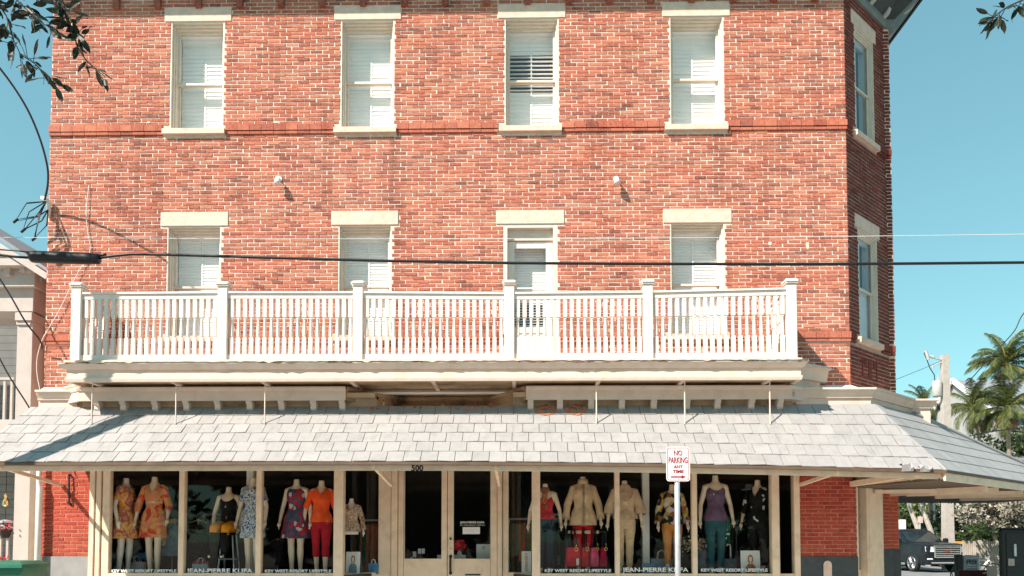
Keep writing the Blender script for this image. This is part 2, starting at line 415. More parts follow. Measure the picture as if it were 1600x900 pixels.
# ---- bricks
CH, JT, BL = .0632, .0114, .2015
BRICKS = []           # (area, px visible flag, frame, u0, u1, z0, z1, tone, painted)
def lay(f, L, z0, z1, holes, painted=False, off=0.0, endcut=0):
    row = 0; z = z0
    while z + CH * .9 < z1:
        a, b = z + JT / 2, z + CH - JT / 2
        spans = [(0, L)]
        for h in holes:
            if h[2] < b - .012 and h[3] > a + .012:
                ns = []
                for s, e in spans:
                    if h[1] <= s or h[0] >= e: ns.append((s, e)); continue
                    if h[0] > s: ns.append((s, h[0]))
                    if h[1] < e: ns.append((h[1], e))
                spans = ns
        sh = (row % 2) * BL / 2 + random.uniform(-.012, .012) + off
        for s, e in spans:
            u = math.floor((s - sh) / BL) * BL + sh
            while u < e - 1e-6:
                j1, j2 = random.uniform(-.006, .006), 0
                p, q = max(s, u + JT / 2 + j1), min(e, u + BL - JT / 2 + j1)
                if q - p > .03:
                    t = min(1, max(0, random.gauss(.53, .22)))
                    if random.random() < .06: t = random.uniform(0, .18)
                    BRICKS.append([f, p, q, a + random.uniform(-.0015, .0015), b + random.uniform(-.0015, .0015), t, painted])
                u += BL
        z += CH; row += 1
ZB1a, ZB1b, ZB1c = zy(207), zy(201.5), zy(192)           # upper string course
ZB2a, ZB2b, ZB2c = zy(536), zy(530.5), zy(520)           # lower string course
lint, sills = [], []
for k, x0, x1, z0, z1 in WIN:
    lint.append((x0 - .115, x1 + .115, z1 + .002, z1 + .225))
    if k != 'door': sills.append((x0 - .10, x1 + .05, z0 - .115, z0))
fh = [(a - XL, b - XL, c, d) for a, b, c, d in lint + sills] + front_holes
fh += [(-1, LF + 1, ZB1a, ZB1c), (-1, LF + 1, ZB2a, ZB2c)]
ZLO = zy(628)
for za_, zb_ in ((ZLO, ZB2a), (ZB2c, ZB1a), (ZB1c, ZTOP - .1)): lay(f_front, LF, za_ + .002, zb_ + .03, fh)
chx = [(CW0 - .1, CW1 + .1, WIN[0][4], WIN[0][4] + .225), (CW0 - .1, CW1 + .1, WIN[4][4], WIN[4][4] + .225),
       (CW0 - .06, CW1 + .06, ZSU - .115, ZSU), (CW0 - .06, CW1 + .06, ZSL - .115, ZSL)]
chh = ch_holes + chx + [(-1, 9, ZB1a, ZB1c), (-1, 9, ZB2a, ZB2c)]
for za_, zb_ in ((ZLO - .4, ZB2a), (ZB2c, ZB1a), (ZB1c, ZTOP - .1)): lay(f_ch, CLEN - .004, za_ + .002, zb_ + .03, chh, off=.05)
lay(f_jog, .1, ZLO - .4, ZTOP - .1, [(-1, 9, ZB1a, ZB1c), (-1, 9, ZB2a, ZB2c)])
lay(f_left, 9, 3.9, ZTOP - .1, [(-1, 9.5, 0, 3.9)])
lay(f_right, 11, 2.2, ZTOP - .1, [])
ZPL = zy(869.5)
lay(f_front, shop0 - XL - .012, ZPL, ZAW - .3, [], True)
lay(fr((shop1 + .005, 0), (1, 0)), XR - shop1 - .005, ZPL, ZAW - .3, [], True)
lay(f_ch, .12, ZPL, ZAW - .3, [], True); lay(fr((P2[0] + CDIR.x * 1.06, CDIR.y * 1.06), CDIR), CLEN - 1.06, ZPL, ZAW - .5, [], True)
lay(f_jog, .1, ZPL, ZAW - .5, [], True)

def brick_geo(mb, f, u0, u1, z0, z1, tone, dep=.008):
    e = min(.004, (u1 - u0) * .2); r = lambda: random.uniform(-.0022, .0022)
    d = dep + random.uniform(-.003, .003)
    bk = [f(u0, .004, z0), f(u1, .004, z0), f(u1, .004, z1), f(u0, .004, z1)]
    ft = [f(u0 + e + r(), -d, z0 + e + r()), f(u1 - e + r(), -d, z0 + e + r()), f(u1 - e + r(), -d, z1 - e + r()), f(u0 + e + r(), -d, z1 - e + r())]
    mb.add(bk + ft, [(4, 5, 6, 7), (0, 1, 5, 4), (1, 2, 6, 5), (2, 3, 7, 6), (3, 0, 4, 7)], tone)
cand = []
for i, b in enumerate(BRICKS):
    f, u0, u1, z0, z1, t, pt = b
    if u1 - u0 < BL * .85 or f not in (f_front,) and not pt: continue
    c = f((u0 + u1) / 2, 0, (z0 + z1) / 2); px, py = proj(c)
    if not (2 < px < 1598 and 4 < py < 898) or 438 < py < 735 and 100 < px < 1270 or 600 < py < 735: continue
    a, bb = proj(f(u0, 0, z0)), proj(f(u1, 0, z1))
    cand.append((abs((bb[0] - a[0]) * (bb[1] - a[1])), i))
cand.sort(reverse=True)
single = {i for _, i in cand[:300]}
pool = {}
stuff, stuffp, stuffd = MB(), MB(), MB()
for i, (f, u0, u1, z0, z1, t, pt) in enumerate(BRICKS):
    if i in single:
        dd = Vector(f(1, 0, 0)) - Vector(f(0, 0, 0)); key = (round(t * 9), pt, round((u1 - u0) * 400))
        if key not in pool:
            mb = MB(); L = u1 - u0; H = CH - JT
            brick_geo(mb, lambda u, v, z: (u, v, z), -L / 2, L / 2, 0, H, round(t * 9) / 9)
            pool[key] = mb.mesh('brick', M['redbrick' if pt else 'brick'])
        inst('brick', pool[key], f((u0 + u1) / 2, 0, z0), B, math.atan2(dd.y, dd.x))
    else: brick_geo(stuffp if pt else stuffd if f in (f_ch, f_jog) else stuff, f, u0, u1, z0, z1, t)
stuff.build('brickwork', M['brick'], B, kind='stuff'); stuffd.build('corner_brickwork', M['shadebrick'], B, kind='stuff'); stuffp.build('painted_brickwork', M['redbrick'], B, kind='stuff')

# red mortar skin on the piers, dark plinths
def skin(f, u0, u1, z0, z1, v=-.0015):
    return MB().add([f(u0, v, z0), f(u1, v, z0), f(u1, v, z1), f(u0, v, z1)], [(0, 1, 2, 3)])
skin(f_front, 0, shop0 - XL, ZPL, ZAW - .2).build('pier_mortar', M['redmortar'], B)
skin(f_front, shop1 - XL, LF, ZPL, ZAW - .2).build('pier_mortar', M['redmortar'], B)
mb = skin(f_ch, 0, .12, ZPL, ZAW - .4); mb.add(*(lambda m: (m.v, m.f))(skin(f_ch, 1.06, CLEN, ZPL, ZAW - .6)))
mb.add(*(lambda m: (m.v, m.f))(skin(f_jog, 0, .1, ZPL, ZAW - .6))); mb.build('pier_mortar', M['redmortar'], B)
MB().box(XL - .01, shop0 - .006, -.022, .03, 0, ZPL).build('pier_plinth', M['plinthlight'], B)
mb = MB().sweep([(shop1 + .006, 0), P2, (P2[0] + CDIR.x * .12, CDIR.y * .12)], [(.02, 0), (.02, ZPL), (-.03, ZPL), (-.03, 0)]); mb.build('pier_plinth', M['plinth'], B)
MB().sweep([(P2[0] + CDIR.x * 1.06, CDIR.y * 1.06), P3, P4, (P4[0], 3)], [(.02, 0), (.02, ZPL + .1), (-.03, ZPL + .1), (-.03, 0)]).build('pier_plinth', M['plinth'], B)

# ---- string courses: proud moulded bricks, gaps at the joints
def course(path, z0, z1, q, gaps, mbx, L=.2):
    pts = offset(path, 0)
    for a, b in zip(path, path[1:]):
        A, Bv = Vector(a), Vector(b); T = (Bv - A).length; d = (Bv - A) / T; n = Vector((d.y, -d.x))
        u = -q * .4 if a == P2 or a == P1 else 0
        end = T + (q * .4 if b == P2 else 0)
        while u < end - .02:
            e = min(u + L, end)
            hit = [g for g in gaps if a == P1 and g[0] < e and g[1] > u]
            if hit:
                if hit[0][0] - u < .03: u = hit[0][1]; continue
                e = hit[0][0]
            if not (a == P2 and z0 > 0 and CW0 - .1 < (u + e) / 2 < CW1 + .1):
                o = A + d * (u + .003) - n * .01; qq = q + random.uniform(-.003, .003)
                mbx.frame_box((o.x, o.y, z0 + .002), (d.x * (e - u - .006), d.y * (e - u - .006), 0), (n.x * (qq + .01), n.y * (qq + .01), 0), (0, 0, z1 - z0 - .004), min(1, max(0, random.gauss(.45, .2))))
            u = e
gu = [(s[0] - XL, s[1] - XL) for s in sills[:4]]; gl = [(s[0] - XL, s[1] - XL) for s in sills[4:]] + [(WIN[6][1] - XL, WIN[6][2] - XL)]
for pth_, m_ in (([P1, P2], 'brick'), ([P2, P3, P4], 'shadebrick')):
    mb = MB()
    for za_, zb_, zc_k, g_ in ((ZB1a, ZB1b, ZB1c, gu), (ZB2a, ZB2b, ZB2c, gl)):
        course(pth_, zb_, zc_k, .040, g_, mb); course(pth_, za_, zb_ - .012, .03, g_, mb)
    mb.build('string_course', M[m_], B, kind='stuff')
# lime and plaster splashes on the brick
rg = random.Random(31)
spl = [(1262, 382, .035, .09), (1203, 380, .03, .05), (757, 191, .05, .022), (430, 191, .05, .02), (642, 191, .045, .02), (902, 191, .04, .02), (1165, 188, .06, .022), (232, 191, .04, .02)]
for px, py, a_, b_ in spl:
    c = W(px, py, .0085); n_ = 11; vs = [(c.x + a_ * rg.uniform(.5, 1) * math.cos(2 * math.pi * k / n_), -.0095 + rg.uniform(-.001, .001), c.z + b_ * rg.uniform(.5, 1) * math.sin(2 * math.pi * k / n_)) for k in range(n_)]
    MB().extrude(vs, (0, .004, 0)).build('lime_splash', M['mortar'], B)
# corbel bricks under the roof cornice
for px in list(range(120, 1320, 64)):
    x = WX(px, 0, 4); MB().box(x - .05, x + .05, -.07, -.002, zy(9), ZTOP, .12).build('corbel', M['brick'], B)
# recessed cross panel on the chamfer
zc = zy(556) - .12
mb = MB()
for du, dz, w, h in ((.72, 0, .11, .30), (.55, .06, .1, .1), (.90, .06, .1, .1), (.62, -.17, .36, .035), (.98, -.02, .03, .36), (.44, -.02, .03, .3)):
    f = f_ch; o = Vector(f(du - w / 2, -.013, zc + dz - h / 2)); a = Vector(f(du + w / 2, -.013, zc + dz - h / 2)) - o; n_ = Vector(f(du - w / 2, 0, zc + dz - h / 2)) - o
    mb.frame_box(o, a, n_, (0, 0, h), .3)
mb.build('brick_panel', M['shadebrick'], B, kind='stuff')

# ---- windows
def kid(name, mb_or_me, m, par, loc=(0, 0, 0), smooth=False, rx=0):
    me = mb_or_me.mesh(name, m, smooth=smooth) if isinstance(mb_or_me, MB) else mb_or_me
    o = bpy.data.objects.new(name, me); COL.objects.link(o); o.parent = par; o.location = loc; o.rotation_euler.x = rx; return o
def slat_mesh(w, h, t=.004):
    mb = MB(); mb.add([(-w / 2, 0, -h / 2), (w / 2, 0, -h / 2), (w / 2, .006, 0), (-w / 2, .006, 0), (w / 2, 0, h / 2), (-w / 2, 0, h / 2),
                       (-w / 2, t, -h / 2), (w / 2, t, -h / 2), (w / 2, t + .006, 0), (-w / 2, t + .006, 0), (w / 2, t, h / 2), (-w / 2, t, h / 2)],
                      [(0, 1, 2, 3), (3, 2, 4, 5), (7, 6, 9, 8), (8, 9, 11, 10), (0, 6, 7, 1), (5, 4, 10, 11), (0, 3, 9, 6), (3, 5, 11, 9), (1, 7, 8, 2), (2, 8, 10, 4)])
    return mb.mesh('slat', M['slat'])
SLATS = {}
def window(pos, rz, w, h, kind, pitch, openrange=None, blindtop=0.0, lowtilt=70):
    """local axes: x along the wall, y inwards, z up from the sill"""
    a, b = -w / 2, w / 2; fw = .055
    mb = MB()                                                    # frame: reveal, brick mould, box frame, lining
    mb.box(a, a + .022, .0, .05, 0, h); mb.box(b - .022, b, .0, .05, 0, h); mb.box(a + .022, b - .022, .0, .05, h - .022, h)
    mb.box(a, a + .04, .052, .10, 0, h); mb.box(b - .04, b, .052, .10, 0, h); mb.box(a + .04, b - .04, .052, .10, h - .05, h)
    mb.box(a, a + fw, .102, .26, 0, h); mb.box(b - fw, b, .102, .26, 0, h); mb.box(a + fw, b - fw, .102, .26, h - fw - .02, h)
    ln = MB().box(a + .01, a + .03, .263, .60, 0, h); ln.box(b - .03, b - .01, .263, .60, 0, h); ln.box(a + .03, b - .03, .263, .60, h - .09, h - .05); ln.box(a + .03, b - .03, .263, .60, -.05, .02)
    mb.box(a + .06, b - .06, .05, .262, -.06, .012)
    o = bpy.data.objects.new('window', mb.mesh('window', M['sash'])); COL.objects.link(o); place(o, pos, B); o.rotation_euler.z = rz
    kid('lining', ln, M['slat'], o)
    kid('lintel', MB().bbox(a - .11, b + .11, -.018, .06, 0, .228, .006), M['stone'], o, (random.uniform(-.006, .006), 0, h + .003))
    kid('sill', MB().add([(a - .09, -.075, -.10), (b + .045, -.075, -.10), (b + .045, -.075, -.012), (a - .09, -.075, -.012), (a - .09, .08, -.112), (b + .045, .08, -.112), (b + .045, .08, .0), (a - .09, .08, .0)],
                         [(0, 1, 2, 3), (4, 7, 6, 5), (3, 2, 6, 7), (0, 4, 5, 1), (0, 3, 7, 4), (1, 5, 6, 2)]), M['stone'], o).scale.y = 2.4 if kind in ('bare', 'chamfer') else 1
    i0, i1 = a + fw, b - fw; mid = h * .46; st = .034
    def sash(z0, z1, y0):
        s = MB(); s.box(i0, i0 + st, y0, y0 + .04, z0, z1); s.box(i1 - st, i1, y0, y0 + .04, z0, z1)
        s.box(i0 + st, i1 - st, y0 + .002, y0 + .04, z1 - st, z1); s.box(i0 + st, i1 - st, y0 + .002, y0 + .04, z0, z0 + st); return s
    kid('upper_sash', sash(mid, h - fw - .02, .155), M['sash'], o); kid('lower_sash', sash(.012, mid + .03, .205), M['sash'], o)
    gm = M['sideglass' if kind in ('bare', 'chamfer') else 'glass']
    if kind in ('bare', 'chamfer'): o.scale.y = .42
    kid('pane', MB().add([(i0 + st, .175, mid + st), (i1 - st, .175, mid + st), (i1 - st, .175, h - fw - st - .02), (i0 + st, .175, h - fw - st - .02)], [(0, 1, 2, 3)]), gm, o)
    kid('pane', MB().add([(i0 + st, .225, st), (i1 - st, .225, st), (i1 - st, .225, mid), (i0 + st, .225, mid)], [(0, 1, 2, 3)]), gm, o)
    sw = w - .09; key = (round(sw, 2), pitch)
    if key not in SLATS: SLATS[key] = slat_mesh(sw, pitch * 1.12)
    z = h - .16 - blindtop; tilt = random.uniform(-15, -6)
    kid('head_rail', MB().box(-sw / 2, sw / 2, .33, .39, z + pitch * .3, h - .07), M['slat'], o)
    while z > .05 and kind != 'bare':
        if kind == 'chamfer' and z > h * .52: z -= pitch; continue
        opened = openrange and openrange[0] < z / h < openrange[1]
        kid('slat', SLATS[key], None, o, (random.uniform(-.003, .003), .36, z + random.uniform(-.003, .003)), rx=R(-78 if opened else tilt + random.uniform(-4, 3)))
        z -= pitch
    kid('bottom_rail', MB().box(-sw / 2, sw / 2, .345, .375, .02, .05), M['slat'], o)
    kid('ladder_cord', MB().box(-.012, .012, .352, .356, .03, h - .1), M['slat'], o)
    kid('room_shade', MB().box(a, b, .6, .61, -.1, h + .05), M['dark'], o)
    return o
for n_, (k, x0, x1, z0, z1) in enumerate(WIN):
    if k == 'upper': window(((x0 + x1) / 2, 0, z0), 0, x1 - x0, z1 - z0, k, .072, (.42, .76) if n_ == 2 else None, .0)
    elif k == 'lower': window(((x0 + x1) / 2, 0, z0), 0, x1 - x0, z1 - z0, k, .047)
for z0, z1, op in ((ZSU, WIN[0][4], True), (ZSL, WIN[4][4], False)):
    c = f_ch((CW0 + CW1) / 2, 0, z0); window(c, math.atan2(CDIR.y, CDIR.x), CW1 - CW0, z1 - z0, 'bare' if op else 'chamfer', .05)
# balcony door
k, x0, x1, z0, z1 = WIN[6]; w, h = x1 - x0, z1 - z0
mb = MB(); a, b = -w / 2, w / 2
mb.box(a, a + .07, .0, .16, 0, h); mb.box(b - .07, b, .0, .16, 0, h); mb.box(a + .07, b - .07, .0, .16, h - .06, h); mb.box(a + .07, b - .07, .10, .16, h - .235, h - .06)
mb.box(a + .02, a + .06, .16, .6, 0, h); mb.box(b - .06, b - .02, .16, .6, 0, h); mb.box(a, b, .16, .6, h - .1, h - .06)
dr = bpy.data.objects.new('balcony_door', mb.mesh('balcony_door', M['sash'])); COL.objects.link(dr); place(dr, ((x0 + x1) / 2, 0, z0), B)
kid('lintel', MB().bbox(a - .115, b + .115, -.018, .06, 0, .222, .006), M['stone'], dr, (0, 0, h + .003))
d0, d1, dt = a + .075, b - .075, h - .245; gl0 = .62
mb = MB(); mb.box(d0, d0 + .11, .13, .17, .01, dt); mb.box(d1 - .11, d1, .13, .17, .01, dt); mb.box(d0 + .11, d1 - .11, .132, .17, dt - .11, dt)
mb.box(d0 + .11, d1 - .11, .132, .17, .01, .20); mb.box(d0 + .11, d1 - .11, .132, .17, gl0 - .1, gl0); mb.box(d0 + .11, d1 - .11, .145, .165, .20, gl0 - .1)
mb.box(d0 + .11, d1 - .11, .14, .165, dt - .79, dt - .765)
kid('door_leaf', mb, M['rail'], dr)
kid('pane', MB().add([(d0 + .11, .15, gl0), (d1 - .11, .15, gl0), (d1 - .11, .15, dt - .11), (d0 + .11, .15, dt - .11)], [(0, 1, 2, 3)]), M['glass'], dr)
kid('knob', MB().lathe((d1 - .05, .1, .80), [(.012, 0), (.028, .012), (.028, .04), (.01, .055)], 8), M['steel'], dr)
sm = slat_mesh(w - .36, .05)
zz = dt + .05
while zz > gl0: kid('slat', sm, None, dr, (0, .36, zz), rx=R(-6 if zz > gl0 + .45 else -55)); zz -= .045
kid('room_shade', MB().box(a, b, .6, .61, -.1, h), M['dark'], dr)

# ---- roof cornice with curled brackets
RC = [(P0[0], 6), P1, P2, P3, P4, P5]; ZE = 11.55; QE = .86
mb = MB().sweep(RC, [(-.05, ZTOP - .12), (.05, ZTOP - .12), (.09, ZTOP - .06), (.09, ZTOP + .0), (-.05, ZTOP)])
mb.build('wall_moulding', M['roofcornice'], B)
ec = MB().sweep(RC, [(-.05, ZTOP + .01), (.08, ZTOP + .01), (.30, ZTOP + .20), (QE - .04, ZE - .03), (QE - .04, ZE - .06), (QE, ZE - .06), (QE + .02, ZE + .06), (QE + .1, ZE + .2), (-.05, ZE + .3)])
eave = ec.build('roof_cornice', M['roofdark'], B)
def rbracket(o, n, z):
    """S shaped bracket seen from below"""
    pr = [(.03, .02), (.09, -.02), (.16, .03), (.22, .16), (.30, .24), (.41, .27), (.50, .36), (.57, .50), (.57, .56), (.3, .27), (.03, .10)]
    t = Vector((-n.y, n.x)); vs = [(o.x + n.x * q - t.x * .045, o.y + n.y * q - t.y * .045, z + h) for q, h in pr]
    MB().extrude(vs, (t.x * .09, t.y * .09, 0)).build('eave_bracket', M['bracketgrey'], B)
nch = Vector((CDIR.y, -CDIR.x))
for u in (.30, .85, 1.38): rbracket(Vector(P2) + CDIR * u, nch, ZTOP)
for y in (P4[1] + .12, P4[1] + .9, P4[1] + 1.8): rbracket(Vector((P4[0], y)), Vector((1, 0)), ZTOP)
x = XL + .4
while x < XR - .1: rbracket(Vector((x, 0)), Vector((0, -1)), ZTOP); x += .75
MB().add([(XL, 0, ZE + .25), (*P2, ZE + .25), (*P3, ZE + .25), (*P5, ZE + .25), (XL, 14, ZE + .25)], [(0, 1, 2, 3, 4)]).build('flat_roof', M['greyroof'], B)

# ---- ground floor frieze and cornice behind the awning
QF = .39
ZC = zy(607, .48)                                        # top of the end cornice lip
def cornice_prof(zt, q, ext=.11): return [(q - .3, zt), (q + ext, zt), (q + ext, zt - .03), (q + ext - .03, zt - .035), (q + ext - .045, zt - .075), (q + .035, zt - .125), (q + .03, zt - .15), (q - .3, zt - .15)]
FR = [(WX(60, .39, 640), 0), P2, P3, (P3[0] + .1, P3[1]), (P3[0] + .1, P3[1] + 4)]
for pth in ([FR[0], (WX(120, .39, 640), 0)], [(WX(1244, .39, 640), 0)] + FR[1:]):
    MB().sweep(pth, [(-.02, ZC - .7), (QF, ZC - .7), (QF, ZC - .15), (-.02, ZC - .15)]).build('shop_frieze', M['cream'], B)
    MB().sweep(pth, cornice_prof(ZC, QF)).build('shop_cornice', M['cream'], B)
MB().sweep([(XL, 0), P2, P3, P4, (P4[0], 6)], [(-.01, ZC + .0), (.2, ZC + .0), (.06, ZC + .10), (-.01, ZC + .14)]).build('lead_flashing', M['white'], B)
# projecting bays carrying the dentil brackets, with the entrance set back between them
ZS = zy(603.5, .62)                                      # underside of the balcony
def pq(px, p): return (WX(px, p, 620), -p)
BAY = [pq(104, .36), pq(122, .62), pq(540, .62), pq(625, -.30), pq(766, -.30), pq(822, .62), pq(1236, .62), pq(1262, .36)]
zb = zy(624.5, .62)
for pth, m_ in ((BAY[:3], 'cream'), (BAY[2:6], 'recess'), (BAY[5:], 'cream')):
    MB().sweep(pth, [(-.05, ZS), (.035, ZS), (.035, ZS - .02), (.02, ZS - .055), (.0, ZS - .06), (.0, zb), (-.05, zb)]).build('bay_cornice', M[m_], B)
mb = MB()
for a, b in ((128, 588), (802, 1238)):
    x0, x1 = WX(a, .45), WX(b, .45); mb.box(x0, x1, -.46, -.30, zb - .5, zb + .1)
    mb.box(x0, x1, -.60, -.30, zb + .05, zb + .12)
mb.build('bay_frieze', M['soffit'], B)
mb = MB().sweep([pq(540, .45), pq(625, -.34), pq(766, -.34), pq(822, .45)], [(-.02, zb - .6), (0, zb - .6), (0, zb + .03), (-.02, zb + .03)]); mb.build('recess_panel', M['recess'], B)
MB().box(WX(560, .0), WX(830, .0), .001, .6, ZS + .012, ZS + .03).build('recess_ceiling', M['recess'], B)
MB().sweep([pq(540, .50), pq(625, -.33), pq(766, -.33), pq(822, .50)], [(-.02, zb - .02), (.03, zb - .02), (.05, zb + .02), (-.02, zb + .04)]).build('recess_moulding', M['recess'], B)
for px in (150, 191, 241, 290, 339, 389, 439, 489, 534, 829, 875, 924, 972, 1022, 1074, 1122, 1175, 1220):
    x = WX(px, .6, 630)
    pr = [(-.44, .0), (-.62, .0), (-.625, -.03), (-.60, -.045), (-.575, -.07), (-.575, -.12), (-.55, -.145), (-.44, -.16)]
    MB().extrude([(x - .045, y, zb + z - .001) for y, z in pr], (.09, 0, 0)).build('dentil_bracket', M['cream'], B)
# end blocks of the bay cornice running back to the brick
for s, px in ((1, 1262), (-1, 100)):
    a = Vector(pq(1240 if s > 0 else 118, .66)); bpt = Vector(pq(1296 if s > 0 else 110, .05))
    zt = zy(572, .2) if s > 0 else zy(598, .4)
    if s > 0:
        pth = [tuple(a + Vector((-.02, 0))), (a.x + .30, -.22), (WX(1296, .16, 590), -.20), (WX(1296, .16, 590), .0)]
        MB().sweep([(a.x - .05, -.60), (WX(1296, .14, 585), -.12), (WX(1296, .14, 585), .02)], [(-.25, zt), (.03, zt - .02), (.05, zt - .06), (.0, zt - .07), (-.03, zt - .26), (-.25, zt - .26)]).build('bay_end_cap', M['cream'], B)
        MB().sweep([(a.x - .05, -.60), (WX(1296, .14, 585) - .1, -.14)], [(-.2, zt - .26), (-.06, zt - .26), (-.06, zt - .62), (-.2, zt - .62)]).build('bay_end_panel', M['cream'], B)
    else:
        xa = WX(126, .66, 610)
        MB().sweep([(WX(104, .2, 610), .0), (WX(104, .2, 610), -.22), (xa + .05, -.62)], [(-.12, zt), (.05, zt - .02), (.06, zt - .05), (.02, zt - .08), (-.0, zt - .20), (-.12, zt - .20)]).build('bay_end_cap', M['cream'], B)

# ---- balcony
PB = .97
deck = MB()
XD0, XD1 = WX(93, PB + .05, 570), WX(1262, PB + .05, 570)
ZD = zy(562, PB + .05)                                   # deck top
deck.box(XD0 + .1, XD1 - .1, -PB + .02, .0, ZD - .06, ZD)
BAL = deck.build('balcony', M['cream'], B)
def bpart(name, mb, m, smooth=False): return mb.build(name, m, BAL, smooth)
loop = [(XD0 + .10, 0), (XD0 + .10, -PB), (XD1 - .10, -PB), (XD1 - .10, 0)]
zf = zy(595, PB)
bpart('fascia', MB().sweep(loop, [(-.03, ZD - .02), (.10, ZD - .03), (.10, ZD - .05), (.05, ZD - .12), (.012, ZD - .125), (.012, zf + .07), (.03, zf + .065), (.03, zf + .04), (.02, zf), (-.03, zf)]), M['cream'])
mb = MB(); n = 150                                       # torn roofing felt along the edge
top, bot = [], []
rg = random.Random(3)
for side, (A, Bp) in enumerate(((loop[0], loop[1]), (loop[1], loop[2]), (loop[2], loop[3]))):
    A, Bp = Vector(A), Vector(Bp); d = (Bp - A).normalized(); nn = Vector((d.y, -d.x)); T = (Bp - A).length; k = max(4, int(T / .07))
    rings = []
    lift = 0
    for i in range(k + 1):
        u = T * i / k; lift = lift * .6 + rg.uniform(-.006, .006); q = .112 + rg.uniform(-.003, .004); hang = -.022 - abs(rg.gauss(0, .005)) - (.02 if rg.random() < .05 else 0)
        c = A + d * u
        rings.append([(*(c + nn * qq), ZD + zz) for qq, zz in ((-.2, .004), (.06, .006 + lift * .3), (q, .004 + lift), (q + .004, hang), (q - .004, hang), (q - .012, -.010 + lift))])
    mb.loft(rings, tone=.5)
bpart('roofing_felt', mb, M['stone'])
mb = MB()                                                # split and lifting edge boards
for a_, b_, k_ in ((90, 160, 5), (380, 470, 7), (500, 570, 6), (640, 700, 4), (800, 850, 5), (865, 960, 9), (985, 1040, 5), (1080, 1190, 9), (1215, 1250, 4)):
    for _ in range(k_):
        x = WX(rg.uniform(a_, b_), PB + .1, 566); L = rg.uniform(.05, .22); z = ZD - rg.uniform(.03, .055); h = rg.uniform(.006, .016); j = rg.uniform(-.012, .012)
        mb.add([(x, -PB - .101, z), (x + L * .5, -PB - .107, z - h * .6), (x + L, -PB - .101, z + j), (x + L * .6, -PB - .107, z + h), (x + L * .5, -PB - .09, z)], [(0, 1, 3), (1, 2, 3), (0, 4, 1), (1, 4, 2), (2, 4, 3), (3, 4, 0)])
bpart('split_edge', mb, M['drip'])['kind'] = 'stuff'
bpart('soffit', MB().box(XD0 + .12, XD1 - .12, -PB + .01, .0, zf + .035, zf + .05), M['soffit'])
for px in (140, 268, 409, 548, 676, 803, 936, 1068, 1203):
    x = WX(px, .95, 597); bpart('joist', MB().box(x - .028, x + .028, -PB + .03, -.05, zf - .005, zf + .033), M['cream'])
POSTPX = (118, 347, 559, 796, 1013, 1238)
PP = .90                                                 # post centre line
PX = [WX(p, PP + .075, 500) for p in POSTPX]
ZCAP = zy(440, PP)
for i, x in enumerate(PX):
    mb = MB(); mb.bbox(x - .075, x + .075, -PP - .075, -PP + .075, ZD - .02, ZCAP - .07, .008)
    mb.bbox(x - .095, x + .095, -PP - .095, -PP + .095, ZCAP - .07, ZCAP - .045, .006); mb.bbox(x - .11, x + .11, -PP - .11, -PP + .11, ZCAP - .045, ZCAP, .025)
    bpart('post', mb, M['rail'])
railz = [zy(455, PP), zy(454.5, PP), zy(455.5, PP), zy(458, PP), zy(457, PP), zy(453, PP)]
HT, HB = .105, ZD + .115
blen = railz[0] - HT - HB
prof = [(.030, 0), (.030, .25), (.018, .265), (.026, .28), (.024, .33), (.020, .5), (.016, .66), (.020, .70), (.013, .715), (.024, .735), (.024, .75), (.014, .76), (.026, .78)]
def bal_mesh(L):
    s = L; mb = MB(); mb.box(-.03, .03, -.03, .03, 0, .30 * s); mb.lathe((0, 0, .30 * s), [(r, (z - .25) * s) for r, z in ((.031, .25), (.02, .262), (.029, .28), (.028, .36), (.023, .48), (.019, .55), (.019, .56), (.028, .575), (.02, .59), (.03, .61))], 8)
    mb.box(-.03, .03, -.03, .03, .66 * s, s); return mb.mesh('baluster', M['rail'])
BM = {}
def rail_run(a, b, za, zb_, n, first=0):
    a, b = Vector(a), Vector(b); d = (b - a).normalized(); t = Vector((-d.y, d.x))
    def beam(q, z0, z1, name):
        mb = MB(); mb.add([(*(p + t * s), z) for p, zz in ((a, za), (b, zb_)) for s, z in ((-q, zz + z0), (q, zz + z0), (q, zz + z1), (-q, zz + z1))],
                          [(0, 3, 2, 1), (4, 5, 6, 7), (0, 1, 5, 4), (1, 2, 6, 5), (2, 3, 7, 6), (3, 0, 4, 7)]); return mb
    mb = beam(.060, -.028, 0, 'x'); m2 = beam(.036, -HT, -.031, 'x'); mb.add(m2.v, m2.f); bpart('top_rail', mb, M['rail'])
    lo = MB()
    for q, z0, z1 in ((.036, HB - ZD - .075, HB - ZD), (.048, .028, HB - ZD - .078)):
        lo.add([(*(p + t * s), z) for p in (a, b) for s, z in ((-q, ZD + z0), (q, ZD + z0), (q, ZD + z1), (-q, ZD + z1))], [(0, 3, 2, 1), (4, 5, 6, 7), (0, 1, 5, 4), (1, 2, 6, 5), (2, 3, 7, 6), (3, 0, 4, 7)])
    bpart('bottom_rail', lo, M['rail'])
    for i in range(n):
        p = a + (b - a) * ((i + .5) / n); L = round(za + (zb_ - za) * (i + .5) / n - HT - HB, 2)
        if L not in BM: BM[L] = bal_mesh(L + .01)
        o = inst('baluster', BM[L], (p.x, p.y, HB), BAL, math.atan2(d.y, d.x) + random.uniform(-.05, .05))
for i in range(5):
    rail_run((PX[i] + .075, -PP), (PX[i + 1] - .075, -PP), railz[i], railz[i + 1], round((PX[i + 1] - PX[i] - .15) / .103))
rail_run((PX[0], -.02), (PX[0], -PP + .075), railz[0], railz[0], 7); rail_run((PX[-1], -PP + .075), (PX[-1], -.02), railz[-1], railz[-1], 7)

